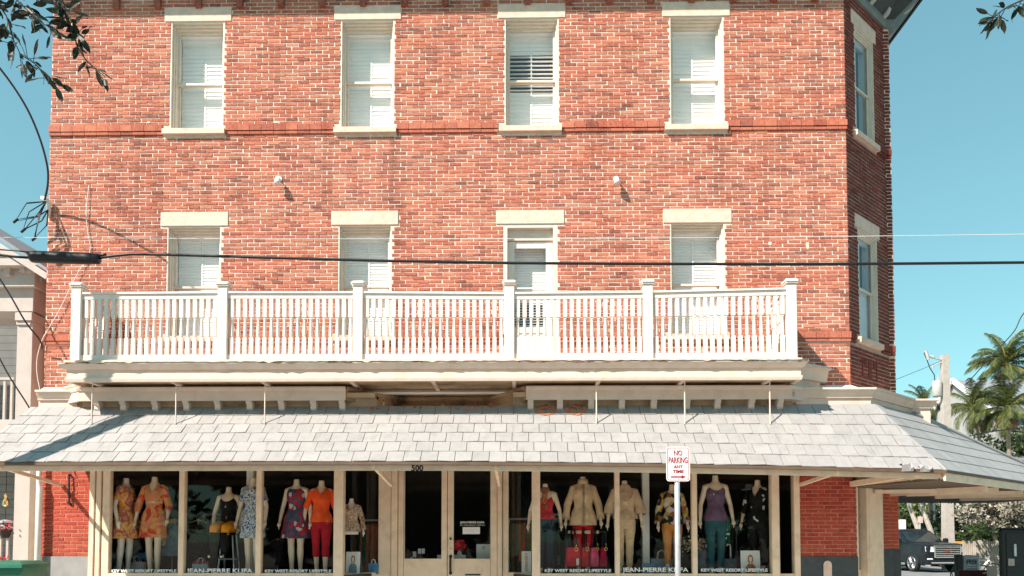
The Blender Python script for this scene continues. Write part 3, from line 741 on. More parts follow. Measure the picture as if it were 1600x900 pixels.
# ---- awning
QT, QA = .57, 1.62; ZT = 1.6 + 2.0575 - .1607 * QT; ZEV = 1.6 + (840 - 719) / FPX * (D - QA)
SL = (ZT - ZEV) / (QA - QT)
EL = (WX(-60, QA, 720), -QA); TL = (WX(38, QT, 640), -QT)
k_m = math.tan(CA * 0 + (R(90) - CA) / 2)
def hipx(q): return XR + q * k_m
def sag(x): 
    t = min(1, max(0, (x + 2.5) / 8.4)); return -.135 * t * t
def aw(x, q): return ZT - (q - QT) * SL + sag(x) * (q - QT) / (QA - QT)
def lx(q): return TL[0] + (EL[0] - TL[0]) * (q - QT) / (QA - QT)
AE2 = 6.5
def chp(u, q):                                            # point on the chamfer slope: u along, q out
    b = Vector((XR, 0)) + CDIR * u + nch * q; return b
AWN = MB()
QTOP = QT - .12
fl = [(lx(QTOP), QTOP), (hipx(QTOP), QTOP), (hipx(QA), QA), (lx(QA), QA)]
def slab(mb, pts, th):
    n = len(pts); mb.add([Vector(p) for p in pts] + [Vector(p) - Vector((0, 0, th)) for p in pts], [tuple(range(n)), tuple(range(2 * n - 1, n - 1, -1))] + [(i, n + i, n + (i + 1) % n, (i + 1) % n) for i in range(n)])
NS = 12
for i in range(NS):                                       # front slope in strips so that it can sag
    def X(q, t): return lx(q) + (hipx(q) - lx(q)) * t
    a, b = i / NS, (i + 1) / NS
    slab(AWN, [(X(QTOP, a), -QTOP, aw(X(QTOP, a), QTOP) - .016), (X(QA, a), -QA, aw(X(QA, a), QA) - .016), (X(QA, b), -QA, aw(X(QA, b), QA) - .016), (X(QTOP, b), -QTOP, aw(X(QTOP, b), QTOP) - .016)], .03)
def zc_(q): return ZT - (q - QT) * SL + sag(6) * (q - QT) / (QA - QT)
u2 = lambda q: CLEN + .35 + (q - QT) * (AE2 - CLEN - .35) / (QA - QT)
u1 = lambda q: -q * k_m
A_, B_, C_, D_ = chp(u1(QTOP), QTOP), chp(u2(QTOP), QTOP), chp(u2(QA), QA), chp(u1(QA), QA)
slab(AWN, [(*A_, zc_(QTOP) - .016), (*D_, zc_(QA) - .016), (*C_, zc_(QA) - .016), (*B_, zc_(QTOP) - .016)], .03)
AW = AWN.build('awning', M['soffit'], B)
def apart(name, mb, m, **k): return mb.build(name, m, AW, **k)
SHW = .244; dq = .194; shl = []
row = 0; q1 = QA + .02
while q1 > QT - .05:
    q0 = max(q1 - dq - .03, QTOP); x = lx(q1) - SHW + (row % 2) * SHW * .5 + random.uniform(-.02, .02)
    while x < hipx(q1):
        g = .004; xa, xb = x + g, x + SHW - g
        c = lambda v, q: min(max(v, lx(q) + .004), hipx(q) - .004)
        sk = .0
        pa, pb, pc, pd = c(xa, q1), c(xb, q1), c(xb, q0), c(xa, q0)
        if pb - pa > .03 or pc - pd > .03:
            lift = .015 + random.uniform(-.003, .007); tl = random.uniform(-.006, .006)
            P = [(pa, -q1, aw(pa, q1) + lift + tl), (pb, -q1, aw(pb, q1) + lift - tl), (pc, -q0, aw(pc, q0) + .002), (pd, -q0, aw(pd, q0) + .002)]
            shl.append((abs(pb - pa) * (1 if SHW * .9 < pb - pa else .2), P, min(1, max(0, random.gauss(.55, .15)))))
        x += SHW
    row += 1; q1 -= dq
for r_ in range(6):
    q1 = QA + .02 - r_ * dq; q0 = max(q1 - dq - .03, QTOP); u = u1(q1) - SHW + (r_ % 2) * .5 * SHW
    while u < u2(q1):
        ua, ub = u + .004, u + SHW - .004
        cc = lambda v, q: min(max(v, u1(q) + .006), u2(q))
        pa, pb, pc, pd = chp(cc(ua, q1), q1), chp(cc(ub, q1), q1), chp(cc(ub, q0), q0), chp(cc(ua, q0), q0)
        if (pb - pa).length > .03:
            P = [(*pa, zc_(q1) + .016), (*pb, zc_(q1) + .016), (*pc, zc_(q0) + .002), (*pd, zc_(q0) + .002)]
            shl.append((.05, P, min(1, max(0, random.gauss(.5, .22)))))
        u += SHW
def sh_geo(mb, P, t):
    P = [Vector(p) for p in P]; dn = Vector((0, 0, -.008))
    mb.add(P + [p + dn for p in P], [(0, 1, 2, 3), (0, 4, 5, 1), (1, 5, 6, 2), (3, 7, 4, 0)], t)
order = sorted(range(len(shl)), key=lambda i: (-shl[i][0], -Vector(shl[i][1][0]).y * 0 + Vector(shl[i][1][0]).y))
keep = set(order[:300]); rest = MB()
for i, (a, P, t) in enumerate(shl):
    if i in keep: m_ = MB(); sh_geo(m_, P, t); apart('shingle', m_, M['shingle'])
    else: sh_geo(rest, P, t)
apart('shingles', rest, M['shingle'], kind='stuff')
# hip cap, fascia, drip edge, bent flashing
mb = MB()
p, q = (hipx(QTOP), -QTOP, ZT + .12 * SL), (hipx(QA), -QA, aw(hipx(QA), QA))
mb.tube([Vector(p) - Vector((0, 0, .004)), Vector(q) - Vector((0, 0, .004))], .014, 8); apart('hip_cap', mb, M['shingle']); apart('hip_cap', MB().tube([(*B_, zc_(QTOP)), (*C_, zc_(QA))], .05, 8), M['shingle'])
fas = MB(); gut = MB(); NF = 24
X0, X1 = lx(QA), hipx(QA)
for i in range(NF):
    a, b = X0 + (X1 - X0) * i / NF, X0 + (X1 - X0) * (i + 1) / NF; za, zb_ = aw(a, QA), aw(b, QA)
    for mb_, y0, y1, t0, t1 in ((fas, -QA + .075, -QA + .105, -.03, -.135), (gut, -QA - .022, -QA + .07, -.018, -.058)):
        mb_.add([(a, y0, za + t0), (b, y0, zb_ + t0), (b, y0, zb_ + t1), (a, y0, za + t1), (a, y1, za + t0), (b, y1, zb_ + t0), (b, y1, zb_ + t1), (a, y1, za + t1)], [(0, 1, 2, 3), (7, 6, 5, 4), (0, 4, 5, 1), (3, 2, 6, 7)])
fz = zc_(QA)
a, b = chp(u1(QA), QA), chp(u2(QA), QA)
for mb_, w0, t0, t1 in ((fas, .0, -.022, -.16), (gut, .02, -.012, -.05)):
    n3 = nch * (w0 + .001)
    mb_.add([(*(a + n3), fz + t0), (*(b + n3), fz + t0), (*(b + n3), fz + t1), (*(a + n3), fz + t1), (*(a - nch * .03), fz + t0), (*(b - nch * .03), fz + t0), (*(b - nch * .03), fz + t1), (*(a - nch * .03), fz + t1)], [(0, 1, 2, 3), (7, 6, 5, 4), (0, 4, 5, 1), (3, 2, 6, 7), (0, 3, 7, 4)])
apart('fascia', fas, M['tan']); apart('drip_edge', gut, M['drip'])
rg = random.Random(5)
for px, w_, h_ in ((1418, .16, .05), (1446, .16, .03)):
    x = WX(px, QA + .05, 725); z = aw(x, QA); mb = MB(); rings = []
    for i in range(5):
        xx = x - w_ / 2 + w_ * i / 4; j = rg.uniform(-.03, .03); rings.append([(xx, -QA + .06, z + .05), (xx + j, -QA - .03, z + .03 + rg.uniform(0, h_)), (xx, -QA - .07, z + rg.uniform(-.02, .05)), (xx - j, -QA - .05, z - .05)])
    vs = [v for r_ in rings for v in r_]; fs = [(i * 4 + k, i * 4 + k + 1, i * 4 + k + 5, i * 4 + k + 4) for i in range(4) for k in range(3)]
    apart('bent_flashing', mb.add(vs, fs), M['shingle'])
# rubble of old brick left on top of the awning under the recess
rg = random.Random(9); rub = MB()
for i in range(90):
    px = rg.choice([rg.uniform(562, 815), rg.uniform(838, 868), rg.uniform(884, 914)]) if i > 12 else rg.uniform(690, 812)
    q = rg.uniform(.44, .57); x = WX(px, q, 640); z = aw(x, q) + .01; s = rg.uniform(.015, .04)
    c = Vector((x, -q, z)); rub.frame_box(c, (s * rg.uniform(1, 2.5), s * .2 * rg.uniform(-1, 1), 0), (0, s * 1.2, s * rg.uniform(-.2, .2)), (0, 0, s * .7), rg.random())
for px in (853, 899):                                    # rust coloured rings on the slates
    q = .60; x = WX(px, q, 647); n_ = 22; ri, ro = [], []
    for k in range(n_):
        a_ = 2 * math.pi * k / n_; r1_, r2_ = rg.uniform(.06, .10), rg.uniform(.15, .18); 
        for rr_, ls in ((r1_, ri), (r2_, ro)): qq = q + rr_ * math.sin(a_) * .55; ls.append((x + rr_ * math.cos(a_), -qq, aw(x, qq) + .022))
    MB().add(ri + ro, [(k, (k + 1) % n_, n_ + (k + 1) % n_, n_ + k) for k in range(n_)]).build('rust_stain', M['rust'], AW)
rub.build('brick_rubble', M['brick'], AW, kind='stuff')
for px in (144, 275, 414, 932, 1070, 1203):
    x = WX(px, .87, 630); apart('hanger_rod', MB().tube([(x, -.87, zf), (x, -.87, aw(x, .87) + .01)], .011, 6), M['cream'])
# timber struts from the posts to the eave
def strut(a, b, w=.05, h=.06): apart('strut', MB().bar(a, b, w, h), M['tan'])
for px in (98, 612, 780, 1250):
    x = WX(px, 0, 757); strut((x, -.01, zy(758)), (x, -QA + .03, aw(x, QA) - .07), .045, .05)
w0 = Vector(P2); strut((w0.x - .02, w0.y - .02, zy(757)), (*(Vector((hipx(QA), -QA)) + Vector((-.35, .06))), aw(6, QA) - .05), .07, .08)
strut((w0.x + .03, w0.y - .02, zy(757)), (*(Vector((hipx(QA), -QA)) + Vector((-.02, .06))), aw(6, QA) - .06), .07, .08)
e = Vector(P3); strut((e.x - .05, e.y - .06, 1.6 + .76), (*chp(1.2, QA - .05), fz - .2), .07, .09)
for u in (1.9, 3.2, 4.5, 5.8): strut((*chp(u - 1.2, .05), fz - .2), (*chp(u, QA - .1), fz - .175), .06, .06)
# flat boarding of the soffit under the corner, running back along the side street
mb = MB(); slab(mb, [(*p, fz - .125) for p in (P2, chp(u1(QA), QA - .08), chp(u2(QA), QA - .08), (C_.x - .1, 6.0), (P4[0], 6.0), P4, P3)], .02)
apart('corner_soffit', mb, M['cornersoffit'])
o500 = lettering('500', .115, (WX(652, QA - .07, 727), -QA + .073, aw(0, QA) - .128), M['letterblack'], B, xs=1.0, bold=.004, name='house_number')

# ---- shopfront
ZSI = zy(896); ZTR = 3.1
def spost(a, b, y0=-.035, y1=.09, name='mullion', z0=0, m='tan'):
    return MB().bbox(WX(a, -y0 * 0, 820), WX(b, 0, 820), y0, y1, z0, ZTR, .008).build(name, M[m], B)
for a, b in ((141, 149), (150.5, 158), (160, 171.5)): spost(a, b, -.05 if a == 141 else -.02 if a > 159 else -.035)
for a, b in ((280, 288.5), (400.5, 409), (960.5, 968), (1081, 1089)): spost(a, b)
for a, b in ((522, 537), (831, 844), (1205, 1217), (1240, 1249)): spost(a, b, -.045, .12, 'corner_post')
def shopwin(a, b, label=None):
    x0, x1 = WX(a, 0, 820), WX(b, 0, 820)
    fr_ = MB().box(x0, x1, -.02, .06, ZSI - .09, ZSI); fr_.box(x0, x1, -.02, .06, ZTR - .08, ZTR)
    o = fr_.build('shop_window', M['tan'], B)
    MB().add([(x0, .03, ZSI), (x1, .03, ZSI), (x1, .03, ZTR - .08), (x0, .03, ZTR - .08)], [(0, 1, 2, 3)]).build('pane', M['shopglass'], o)
    return o
SW = [shopwin(*p) for p in ((171.5, 280), (288.5, 400.5), (409, 522), (844, 960.5), (968, 1081), (1089, 1205))]
MB().box(shop0, WX(537, 0), -.01, .06, 0, ZSI - .092).build('bulkhead', M['tan'], B)
MB().box(WX(831, 0), shop1, -.01, .06, 0, ZSI - .092).build('bulkhead', M['tan'], B)
MB().bbox(shop0, WX(537, 0), -.06, .02, ZSI - .10, ZSI - .06, .008).build('window_sill', M['tan'], B)
MB().bbox(WX(831, 0), shop1, -.06, .02, ZSI - .10, ZSI - .06, .008).build('window_sill', M['tan'], B)
# splayed side lights of the entrance
DY = .85
for a, b, c in ((537, 592, 1), (831, 795, -1)):
    A = Vector((WX(a, 0), .10)); E = Vector((WX(b, -DY), DY)); d = (E - A); L = d.length; d /= L; nn = Vector((d.y, -d.x)) * (1 if c > 0 else -1)
    mb = MB(); mb.frame_box((*A, 0), (*(d * L), 0), (*(nn * .05), 0), (0, 0, ZSI - .02)); mb.frame_box((*A, ZTR - .1), (*(d * L), 0), (*(nn * .05), 0), (0, 0, .1))
    o = mb.build('side_light', M['tan'], B)
    MB().frame_box((*(A + nn * .03), ZSI - .05), (*(d * L), 0), (*(-nn * .1), 0), (0, 0, .04)).build('window_sill', M['tan'], o)
    MB().add([(*A, ZSI - .02), (*E, ZSI - .02), (*E, ZTR - .1), (*A, ZTR - .1)], [(0, 1, 2, 3)]).build('pane', M['shopglass'], o)
# return light beside the right pier: narrow pane showing the brick beyond
o = shopwin(1217, 1240)
# entrance
def dX(px): return WX(px, -DY, 820)
def dpost(a, b, y0, y1, m='tan', name='door_frame'): return MB().bbox(dX(a), dX(b), DY + y0, DY + y1, .1, ZTR, .008).build(name, M[m], B)
dpost(592, 612, -.06, .06); dpost(612.5, 622, -.09, .06); dpost(622.5, 631, -.04, .06); dpost(767, 777, -.04, .06); dpost(777.5, 785, -.09, .06); dpost(785.5, 795, -.06, .06)
ZDG = zy(873, -DY)
def door(a, b, g0, g1):
    x0, x1 = dX(a), dX(b); ga, gb = dX(g0), dX(g1)
    mb = MB(); mb.box(x0, ga, DY - .02, DY + .03, .12, ZTR); mb.box(gb, x1, DY - .02, DY + .03, .12, ZTR); mb.box(ga, gb, DY - .018, DY + .03, .12, ZDG); mb.box(ga, gb, DY - .018, DY + .03, ZTR - .1, ZTR)
    o = mb.build('shop_door', M['tan'], B)
    MB().add([(ga, DY, ZDG), (gb, DY, ZDG), (gb, DY, ZTR - .1), (ga, DY, ZTR - .1)], [(0, 1, 2, 3)]).build('pane', M['shopglass'], o)
    return o
dl, dr2 = door(631.5, 698.6, 632.5, 690), door(699.6, 766.5, 709, 766)
hx = dX(704.5)
MB().tube([(hx, DY - .02, zy(869, -DY)), (hx, DY - .07, zy(872, -DY)), (hx, DY - .075, zy(882, -DY)), (hx, DY - .07, zy(892, -DY)), (hx, DY - .02, zy(896, -DY))], [.03, .018, .02, .018, .03], 8).build('handle', M['blackmetal'], dr2)
for py, r in ((842, .02), (857, .009)): MB().tube([(hx, DY - .045, zy(py, -DY)), (hx, DY - .01, zy(py, -DY))], r, 10).build('lock', M['blackmetal'], dr2)
x0, x1 = dX(727), dX(751)
MB().box(x0, x1, DY - .03, DY - .02, zy(899, -DY), zy(897, -DY)).build('mail_slot', M['blackmetal'], dr2)
lettering('JEAN-PIERRE KLIFA', .045, (dX(738), DY - .004, zy(817.5, -DY)), M['letter'], dr2, small=True, fit=dX(757) - dX(719), bold=.001)
lettering('KEY WEST RESORT LIFESTYLE', .024, (dX(738), DY - .004, zy(821.3, -DY)), M['letter'], dr2, fit=dX(757) - dX(719))
MB().box(dX(723), dX(750), DY - .008, DY - .004, zy(834.5, -DY), zy(823.5, -DY)).build('notice_card', M['paper'], dr2)
for py, l in ((827, 17), (830.5, 4)): MB().box(dX(737 - l / 2), dX(737 + l / 2), DY - .0095, DY - .0085, zy(py + .5, -DY), zy(py - .3, -DY)).build('notice_print', M['steel'], dr2)
lettering('KEY WEST RESORT LIFESTYLE', .03, (dX(741), DY - .004, zy(890, -DY)), M['letter'], dr2, fit=dX(760) - dX(722))
# window lettering
def wl(win, body, a, b, base_y, cap, small):
    x0, x1 = WX(a, 0, 890), WX(b, 0, 890); size = cap / 96.7 / .70
    lettering(body, size, ((x0 + x1) / 2, .022, zy(base_y)), M['letter'], win, small=small, fit=x1 - x0, bold=.0022, small_scale=.76)
wl(SW[0], 'KEY WEST RESORT LIFESTYLE', 169.5 + 2.5, 274.5, 895, 4.6, False); wl(SW[1], 'JEAN-PIERRE KLIFA', 291, 394, 895.5, 6.6, True)
wl(SW[2], 'KEY WEST RESORT LIFESTYLE', 413, 517, 895, 4.6, False); wl(SW[3], 'KEY WEST RESORT LIFESTYLE', 851, 955, 894, 4.6, False)
wl(SW[4], 'JEAN-PIERRE KLIFA', 973, 1076.5, 893.5, 6.6, True); wl(SW[5], 'KEY WEST RESORT LIFESTYLE', 1095.5, 1200, 893, 4.6, False)
# chamfer shop entrance: glass, casing, wide panelled leaf
u_ = lambda a, b, v0, v1, z0, z1, m, n_: MB().frame_box(f_ch(a, v0, z0), Vector(f_ch(b, v0, z0)) - Vector(f_ch(a, v0, z0)), Vector(f_ch(a, v1, z0)) - Vector(f_ch(a, v0, z0)), (0, 0, z1 - z0)).build(n_, M[m], B)
u_(.12, .17, -.01, .15, 0, 3.2, 'tan', 'door_frame')
cg = u_(.17, .46, .10, .13, 0, ZSI + .05, 'tan', 'corner_window'); u_(.46, .54, -.02, .14, 0, 3.2, 'tan', 'door_frame'); u_(.54, 1.06, -.03, .12, 0, 3.2, 'tan', 'corner_panel')
MB().add([f_ch(.17, .09, ZSI + .05), f_ch(.46, .09, ZSI + .05), f_ch(.46, .09, 3.1), f_ch(.17, .09, 3.1)], [(0, 1, 2, 3)]).build('pane', M['shopglass'], cg)
for z, h_ in ((zy(850), .16), (zy(865), .12)): MB().frame_box(f_ch(.20, .085, z - h_), Vector(f_ch(.36, .085, z - h_)) - Vector(f_ch(.20, .085, z - h_)), Vector(f_ch(.2, .087, z - h_)) - Vector(f_ch(.2, .085, z - h_)), (0, 0, h_ * .8)).build('window_card', M['paper'], cg)
# little pale marker on the right plinth
mx = WX(1292, 0, 890); MB().extrude([(mx + .065 * math.cos(a), -.04, zy(882) + .065 * math.sin(a)) for a in [math.pi * i / 8 for i in range(9)]] + [(mx - .065, -.04, .5), (mx + .065, -.04, .5)], (0, .016, 0)).build('plinth_marker', M['stone'], B)
# sealed shop room
mb = MB(); xa, xb = shop0 - .0, XR + .2
mb.add([(xa, 4.2, 0), (xb, 4.2, 0), (xb, 4.2, 3.6), (xa, 4.2, 3.6), (xa, .02, 0), (xb, .9, 0), (xb, .9, 3.6), (xa, .02, 3.6)], [(0, 1, 2, 3), (0, 3, 7, 4), (1, 5, 6, 2), (3, 2, 6, 7)])
mb.build('shop_interior', M['dark'], B)
mb = MB().box(xa, WX(537, 0) + .35, .065, 1.35, .4, ZSI - .03); mb.box(WX(831, 0) - .3, shop1, .065, 1.35, .4, ZSI - .03); mb.box(xa, shop1, 1.4, 4.2, .0, .12); mb.box(dX(592), dX(795), DY, 1.4, 0, .12)
mb.build('display_floor', M['dfloor'], B)
# flat ceiling over shop and awning gap
MB().box(xa, shop1, -.02, .06, ZTR + .002, ZTR + .42).build('shop_transom', M['soffit'], B)
for px, z1 in ((388, 3.1), (1010, 3.1)):                 # pale posts standing inside the windows
    x = WX(px, -.5, 800); MB().bbox(x - .06, x + .06, .55, .67, ZSI, 3.3, .01).build('inner_post', M['white'], B)
# downpipe on the left pier, iron hook
dpx = WX(61, .1, 800)
MB().tube([(dpx, -.10, 0), (dpx, -.10, zy(762)), (dpx - .02, -.10, zy(752)), (dpx - .02, -.10, zy(735, .1) + .2)], [.05, .05, .035, .035], 10).build('downpipe', M['white'], B, smooth=True)
hk = WX(107, .05, 770); MB().tube([(hk, -.01, zy(741)), (hk, -.05, zy(741)), (hk + .01, -.055, zy(760)), (hk + .01, -.04, zy(784)), (hk + .04, -.03, zy(789)), (hk - .03, -.02, zy(785))], .015, 6).build('iron_hook', M['blackmetal'], B)

# ================================================================== WALL LAMPS
for px, lab in ((437, 'small white floodlight on the brick wall above the second window from the left'), (962, 'small white floodlight on the brick wall between balcony door and rightmost window')):
    c = W(px, 286, 0); t = thing('wall_lamp', lab, 'lamp', c, 'floodlights on the brick wall')
    MB().lathe((0, 0, 0), [(.045, 0), (.045, .012), (.02, .02)], 10).build('tmp', M['white'])
    o = bpy.data.objects['tmp']; o.name = 'base'; o.parent = t; o.location = (0, -.006, .06); o.rotation_euler.x = R(90)
    MB().tube([(c.x, -.01, c.z + .06), (c.x, -.10, c.z + .06), (c.x + .0, -.12, c.z + .02)], .012, 6).build('arm', M['white'], t)
    MB().tube([(c.x, -.11, c.z + .05), (c.x + .003, -.12, c.z + .02), (c.x + .006, -.135, c.z - .04), (c.x + .008, -.145, c.z - .075)], [.025, .04, .052, .056], 12).build('lamp_head', M['white'], t, smooth=True)

# ================================================================== MANNEQUINS
PROF = [(.74, .150, .105), (.80, .166, .112), (.88, .168, .112), (.95, .152, .102), (1.05, .118, .088), (1.12, .122, .092), (1.22, .146, .116), (1.30, .150, .104), (1.355, .150, .082), (1.385, .115, .068), (1.41, .068, .056), (1.44, .050, .050), (1.52, .046, .047)]
def prof(z):
    if z <= PROF[0][0]: return PROF[0][1:]
    for a, b in zip(PROF, PROF[1:]):
        if z <= b[0]:
            t = (z - a[0]) / (b[0] - a[0]); t = t * t * (3 - 2 * t); return a[1] + (b[1] - a[1]) * t, a[2] + (b[2] - a[2]) * t
    return PROF[-1][1:]
def arm_pts(s, arm):
    out, fwd, bend = arm
    sh = Vector((s * .158, .005, 1.345)); el = sh + Vector((s * (.055 + out), .02 - fwd * .3, -.275)); wr = el + Vector((s * (.015 + out * .3 - bend * .5), -.05 - fwd, -.235 + fwd * .5)); return sh, el, wr
def leg_pts(s, seated, stride=0):
    if seated:
        hp = Vector((s * .09, 0, .86)); kn = Vector((s * .10, -.40, .84)); an = Vector((s * .09, -.42, .43))
    else:
        hp = Vector((s * .088, 0, .84)); kn = Vector((s * .082, -.01 - stride * s, .47)); an = Vector((s * .075, .02 - stride * s * 1.4, .075))
    return hp, kn, an
def hand(mb, s, el, wr):
    d = (wr - el).normalized(); side = Vector((0, -1, 0)); side = (side - d * side.dot(d)).normalized(); n = d.cross(side) * s
    palm = wr + d * .085
    mb.tube([wr - d * .02, wr + d * .02, wr + d * .06, palm], [.022, .026, .034, .03], 8)
    for k, L in ((-1.5, .062), (-.5, .074), (.5, .070), (1.5, .055)):
        b = palm - d * .012 + side * (k * .015)
        mb.tube([b, b + d * L * .5 + n * .004, b + d * L * .95 + n * .018], [.0095, .009, .007], 6)
    b = wr + d * .03 + side * .028; mb.tube([b, b + side * .022 + d * .025, b + side * .026 + d * .058], [.011, .010, .008], 6)
def mannequin_body(seated=False, arm=((0, 0, 0), (0, 0, 0)), stride=0, legs=True):
    mb = MB(); rings = []
    for i in range(24):
        z = .76 + (1.52 - .76) * i / 23; rx, ry = prof(z)
        rings.append([(rx * math.cos(a), ry * math.sin(a) + (.012 if z < 1 else -.008 if 1.15 < z < 1.27 else 0), z) for a in [2 * math.pi * k / 16 for k in range(16)]])
    mb.loft(rings, True, True)
    for s, ar in ((-1, arm[0]), (1, arm[1])):
        sh, el, wr = arm_pts(s, ar); mb.tube([sh - Vector((s * .05, 0, -.01)), sh, sh.lerp(el, .5), el, el.lerp(wr, .4), wr], [.05, .053, .044, .037, .036, .024], 10)
        hand(mb, s, el, wr)
        if legs:
            hp, kn, an = leg_pts(s, seated, stride)
            mb.tube([hp + Vector((0, 0, .04)) if not seated else hp, hp.lerp(kn, .3), hp.lerp(kn, .7), kn, kn.lerp(an, .3), kn.lerp(an, .7), an, an + Vector((0, .005, -.04))], [.088, .086, .066, .054, .056, .042, .034, .036], 12)
            mb.tube([an + Vector((0, .03, -.045)), an + Vector((0, -.05, -.045)), an + Vector((s * .012, -.13, -.055)), an + Vector((s * .014, -.175, -.06))], [.03, .036, .034, .016], 8)
    me = mb.mesh('body_raw', None); o = bpy.data.objects.new('body_raw', me); COL.objects.link(o)
    m = o.modifiers.new('r', 'REMESH'); m.mode = 'VOXEL'; m.voxel_size = .0095
    m = o.modifiers.new('s', 'SMOOTH'); m.iterations = 3; m.factor = .5
    dg = bpy.context.evaluated_depsgraph_get(); out = bpy.data.meshes.new_from_object(o.evaluated_get(dg)); out.name = 'body'
    COL.objects.unlink(o); bpy.data.objects.remove(o)
    out.polygons.foreach_set('use_smooth', [True] * len(out.polygons)); return out
def garment(hem, ease=.012, flare=0, scoop=.05, vneck=0, tank=0, fold=.006, nf=9, top=1.405, waist=0, seed=0):
    n, m = 40, 22; cols = []; rg = random.Random(seed); ph = rg.uniform(0, 6)
    for k in range(n):
        a = 2 * math.pi * k / n; fr_ = max(0, -math.sin(a)); sd_ = abs(math.cos(a)); zt = top - scoop * fr_ ** 2
        if vneck: zt = top - .02 * fr_ - vneck * max(0, 1 - abs(math.cos(a)) / .45) * (1 if math.sin(a) < 0 else .1)
        if tank: zt = min(zt, top - tank * max(0, (sd_ - .62) / .38) ** .7)
        col = []
        for i in range(m):
            z = hem + (zt - hem) * i / (m - 1); rx, ry = prof(max(z, .80)); t = max(0, (1.08 - z) / max(.05, 1.08 - hem)) if hem < 1.08 else 0
            e = ease * (1 if z < 1.33 else .7) + flare * t ** 1.3 + (waist * max(0, 1 - abs(z - 1.06) / .14))
            w = fold * (.25 + 1.4 * t) * math.sin(nf * a + ph + z * 5) + fold * .5 * math.sin(3.3 * a - z * 31 + ph)
            col.append(((rx + e + w) * math.cos(a), (ry + e + w) * math.sin(a), z))
        cols.append(col)
    vs = [cols[k][i] for i in range(m) for k in range(n)]
    return MB().add(vs, [(i * n + k, i * n + (k + 1) % n, (i + 1) * n + (k + 1) % n, (i + 1) * n + k) for i in range(m - 1) for k in range(n)])
def sleeves(mb, arm, length, r0=.055, r1=.050, flare=0):
    for s, ar in ((-1, arm[0]), (1, arm[1])):
        sh, el, wr = arm_pts(s, ar); pts = [sh + Vector((-s * .035, 0, .006)), sh + Vector((s * .0, 0, -.008)), sh.lerp(el, .35), sh.lerp(el, .7), el, el.lerp(wr, .45), el.lerp(wr, .92)]
        n = max(3, round(length * 7)); rr = [r0 * .8] + [r0 + (r1 - r0) * i / 6 + .004 * math.sin(i * 2.3) + (flare if i == n - 1 else 0) for i in range(1, 7)]
        mb.tube(pts[:n], rr[:n], 12, caps=False)
    return mb
def trousers(seated=False, to=.06, ease=.013, stride=0, flare=0):
    mb = MB(); rings = []
    for i in range(9):
        z = .735 + .30 * i / 8; rx, ry = prof(z); rings.append([((rx + ease) * math.cos(a), (ry + ease) * math.sin(a) + .006, z) for a in [2 * math.pi * k / 20 for k in range(20)]])
    mb.loft(rings, True)
    for s in (-1, 1):
        hp, kn, an = leg_pts(s, seated, stride); pts = [hp + Vector((0, 0, .03)) if not seated else hp, hp.lerp(kn, .3), hp.lerp(kn, .7), kn, kn.lerp(an, .3), kn.lerp(an, .65), an]
        rr = [.098, .097, .078, .066, .066, .056, .050 + flare]; full = []
        for i in range(6):
            for k in range(4): full.append((pts[i].lerp(pts[i + 1], k / 4), rr[i] + (rr[i + 1] - rr[i]) * k / 4 + .002 * math.sin(i * 5 + k * 2.1)))
        full.append((pts[6], rr[6])); cut = max(3, int(len(full) * (1 - to))); mb.tube([p for p, _ in full[:cut]], [r for _, r in full[:cut]], 14, caps=False)
    return mb
ZFL = ZSI - .03
MG = 'headless mannequins in the shop windows'
def mannequin(label, px, neck, rz=0, dep=.42, skin_='skin', arm=((0, 0, 0), (0, 0, 0)), seated=False, stride=0, parts=(), zbase=None, s=None, legs=True):
    zn = W(px, neck, -dep).z; zb_ = ZFL if zbase is None else zbase
    s = s or (zn - zb_) / 1.52; x = WX(px, -dep, 800)
    t = thing('mannequin', label, 'mannequin', (x, dep, zn - 1.52 * s), MG); t.scale = (s * .95, s * .95, s); t.rotation_euler.z = R(rz)
    kid('body', mannequin_body(seated, arm, stride, legs), None, t).data.materials.append(M[skin_])
    for nm, mb, m in parts: kid(nm, mb, m, t, smooth=nm not in ('belt', 'buttons', 'buckle', 'strap', 'ring'))
    return t
A0 = ((.0, .0, 0), (.0, .0, 0)); A1 = ((.03, .02, 0), (.03, .02, 0)); A2 = ((.05, .0, .0), (.02, .06, .0))
F = {}
F['gold'] = print_mat('orange gold abstract print', [(.30, (.55, .10, .03)), (.42, (.80, .30, .06)), (.5, (.85, .55, .22)), (.58, (.45, .08, .06)), (.70, (.75, .40, .30))], 4.5)
F['redgold'] = print_mat('red and mustard print', [(.30, (.45, .06, .05)), (.42, (.72, .08, .05)), (.50, (.70, .40, .12)), (.57, (.68, .22, .14)), (.70, (.55, .30, .10))], 4.2)
F['bluewhite'] = print_mat('blue and white leaf print', [(.36, (.02, .06, .17)), (.46, (.06, .16, .34)), (.52, (.70, .70, .66)), (.60, (.75, .74, .70)), (.66, (.05, .12, .28))], 15, dist=3)
F['redblue'] = print_mat('red roses on slate blue print', [(.0, (.06, .07, .13)), (.34, (.40, .03, .04)), (.52, (.08, .09, .15)), (.74, (.30, .03, .05)), (.93, (.55, .5, .5))], 17, 'voronoi')
F['scarf'] = print_mat('russet scarf print', [(.35, (.18, .04, .03)), (.48, (.42, .13, .05)), (.56, (.55, .30, .14)), (.66, (.2, .05, .03))], 22, dist=3)
F['blouse'] = print_mat('cream and wine ikat print', [(.38, (.32, .05, .05)), (.46, (.55, .42, .30)), (.56, (.68, .58, .44)), (.66, (.20, .08, .06))], 9, dist=3)
F['geo'] = print_mat('mustard black and lilac print', [(0, (.02, .02, .02)), (.22, (.45, .30, .05)), (.45, (.55, .45, .50)), (.62, (.60, .50, .30)), (.8, (.30, .10, .05)), (.9, (.03, .03, .03))], 13, 'voronoi')
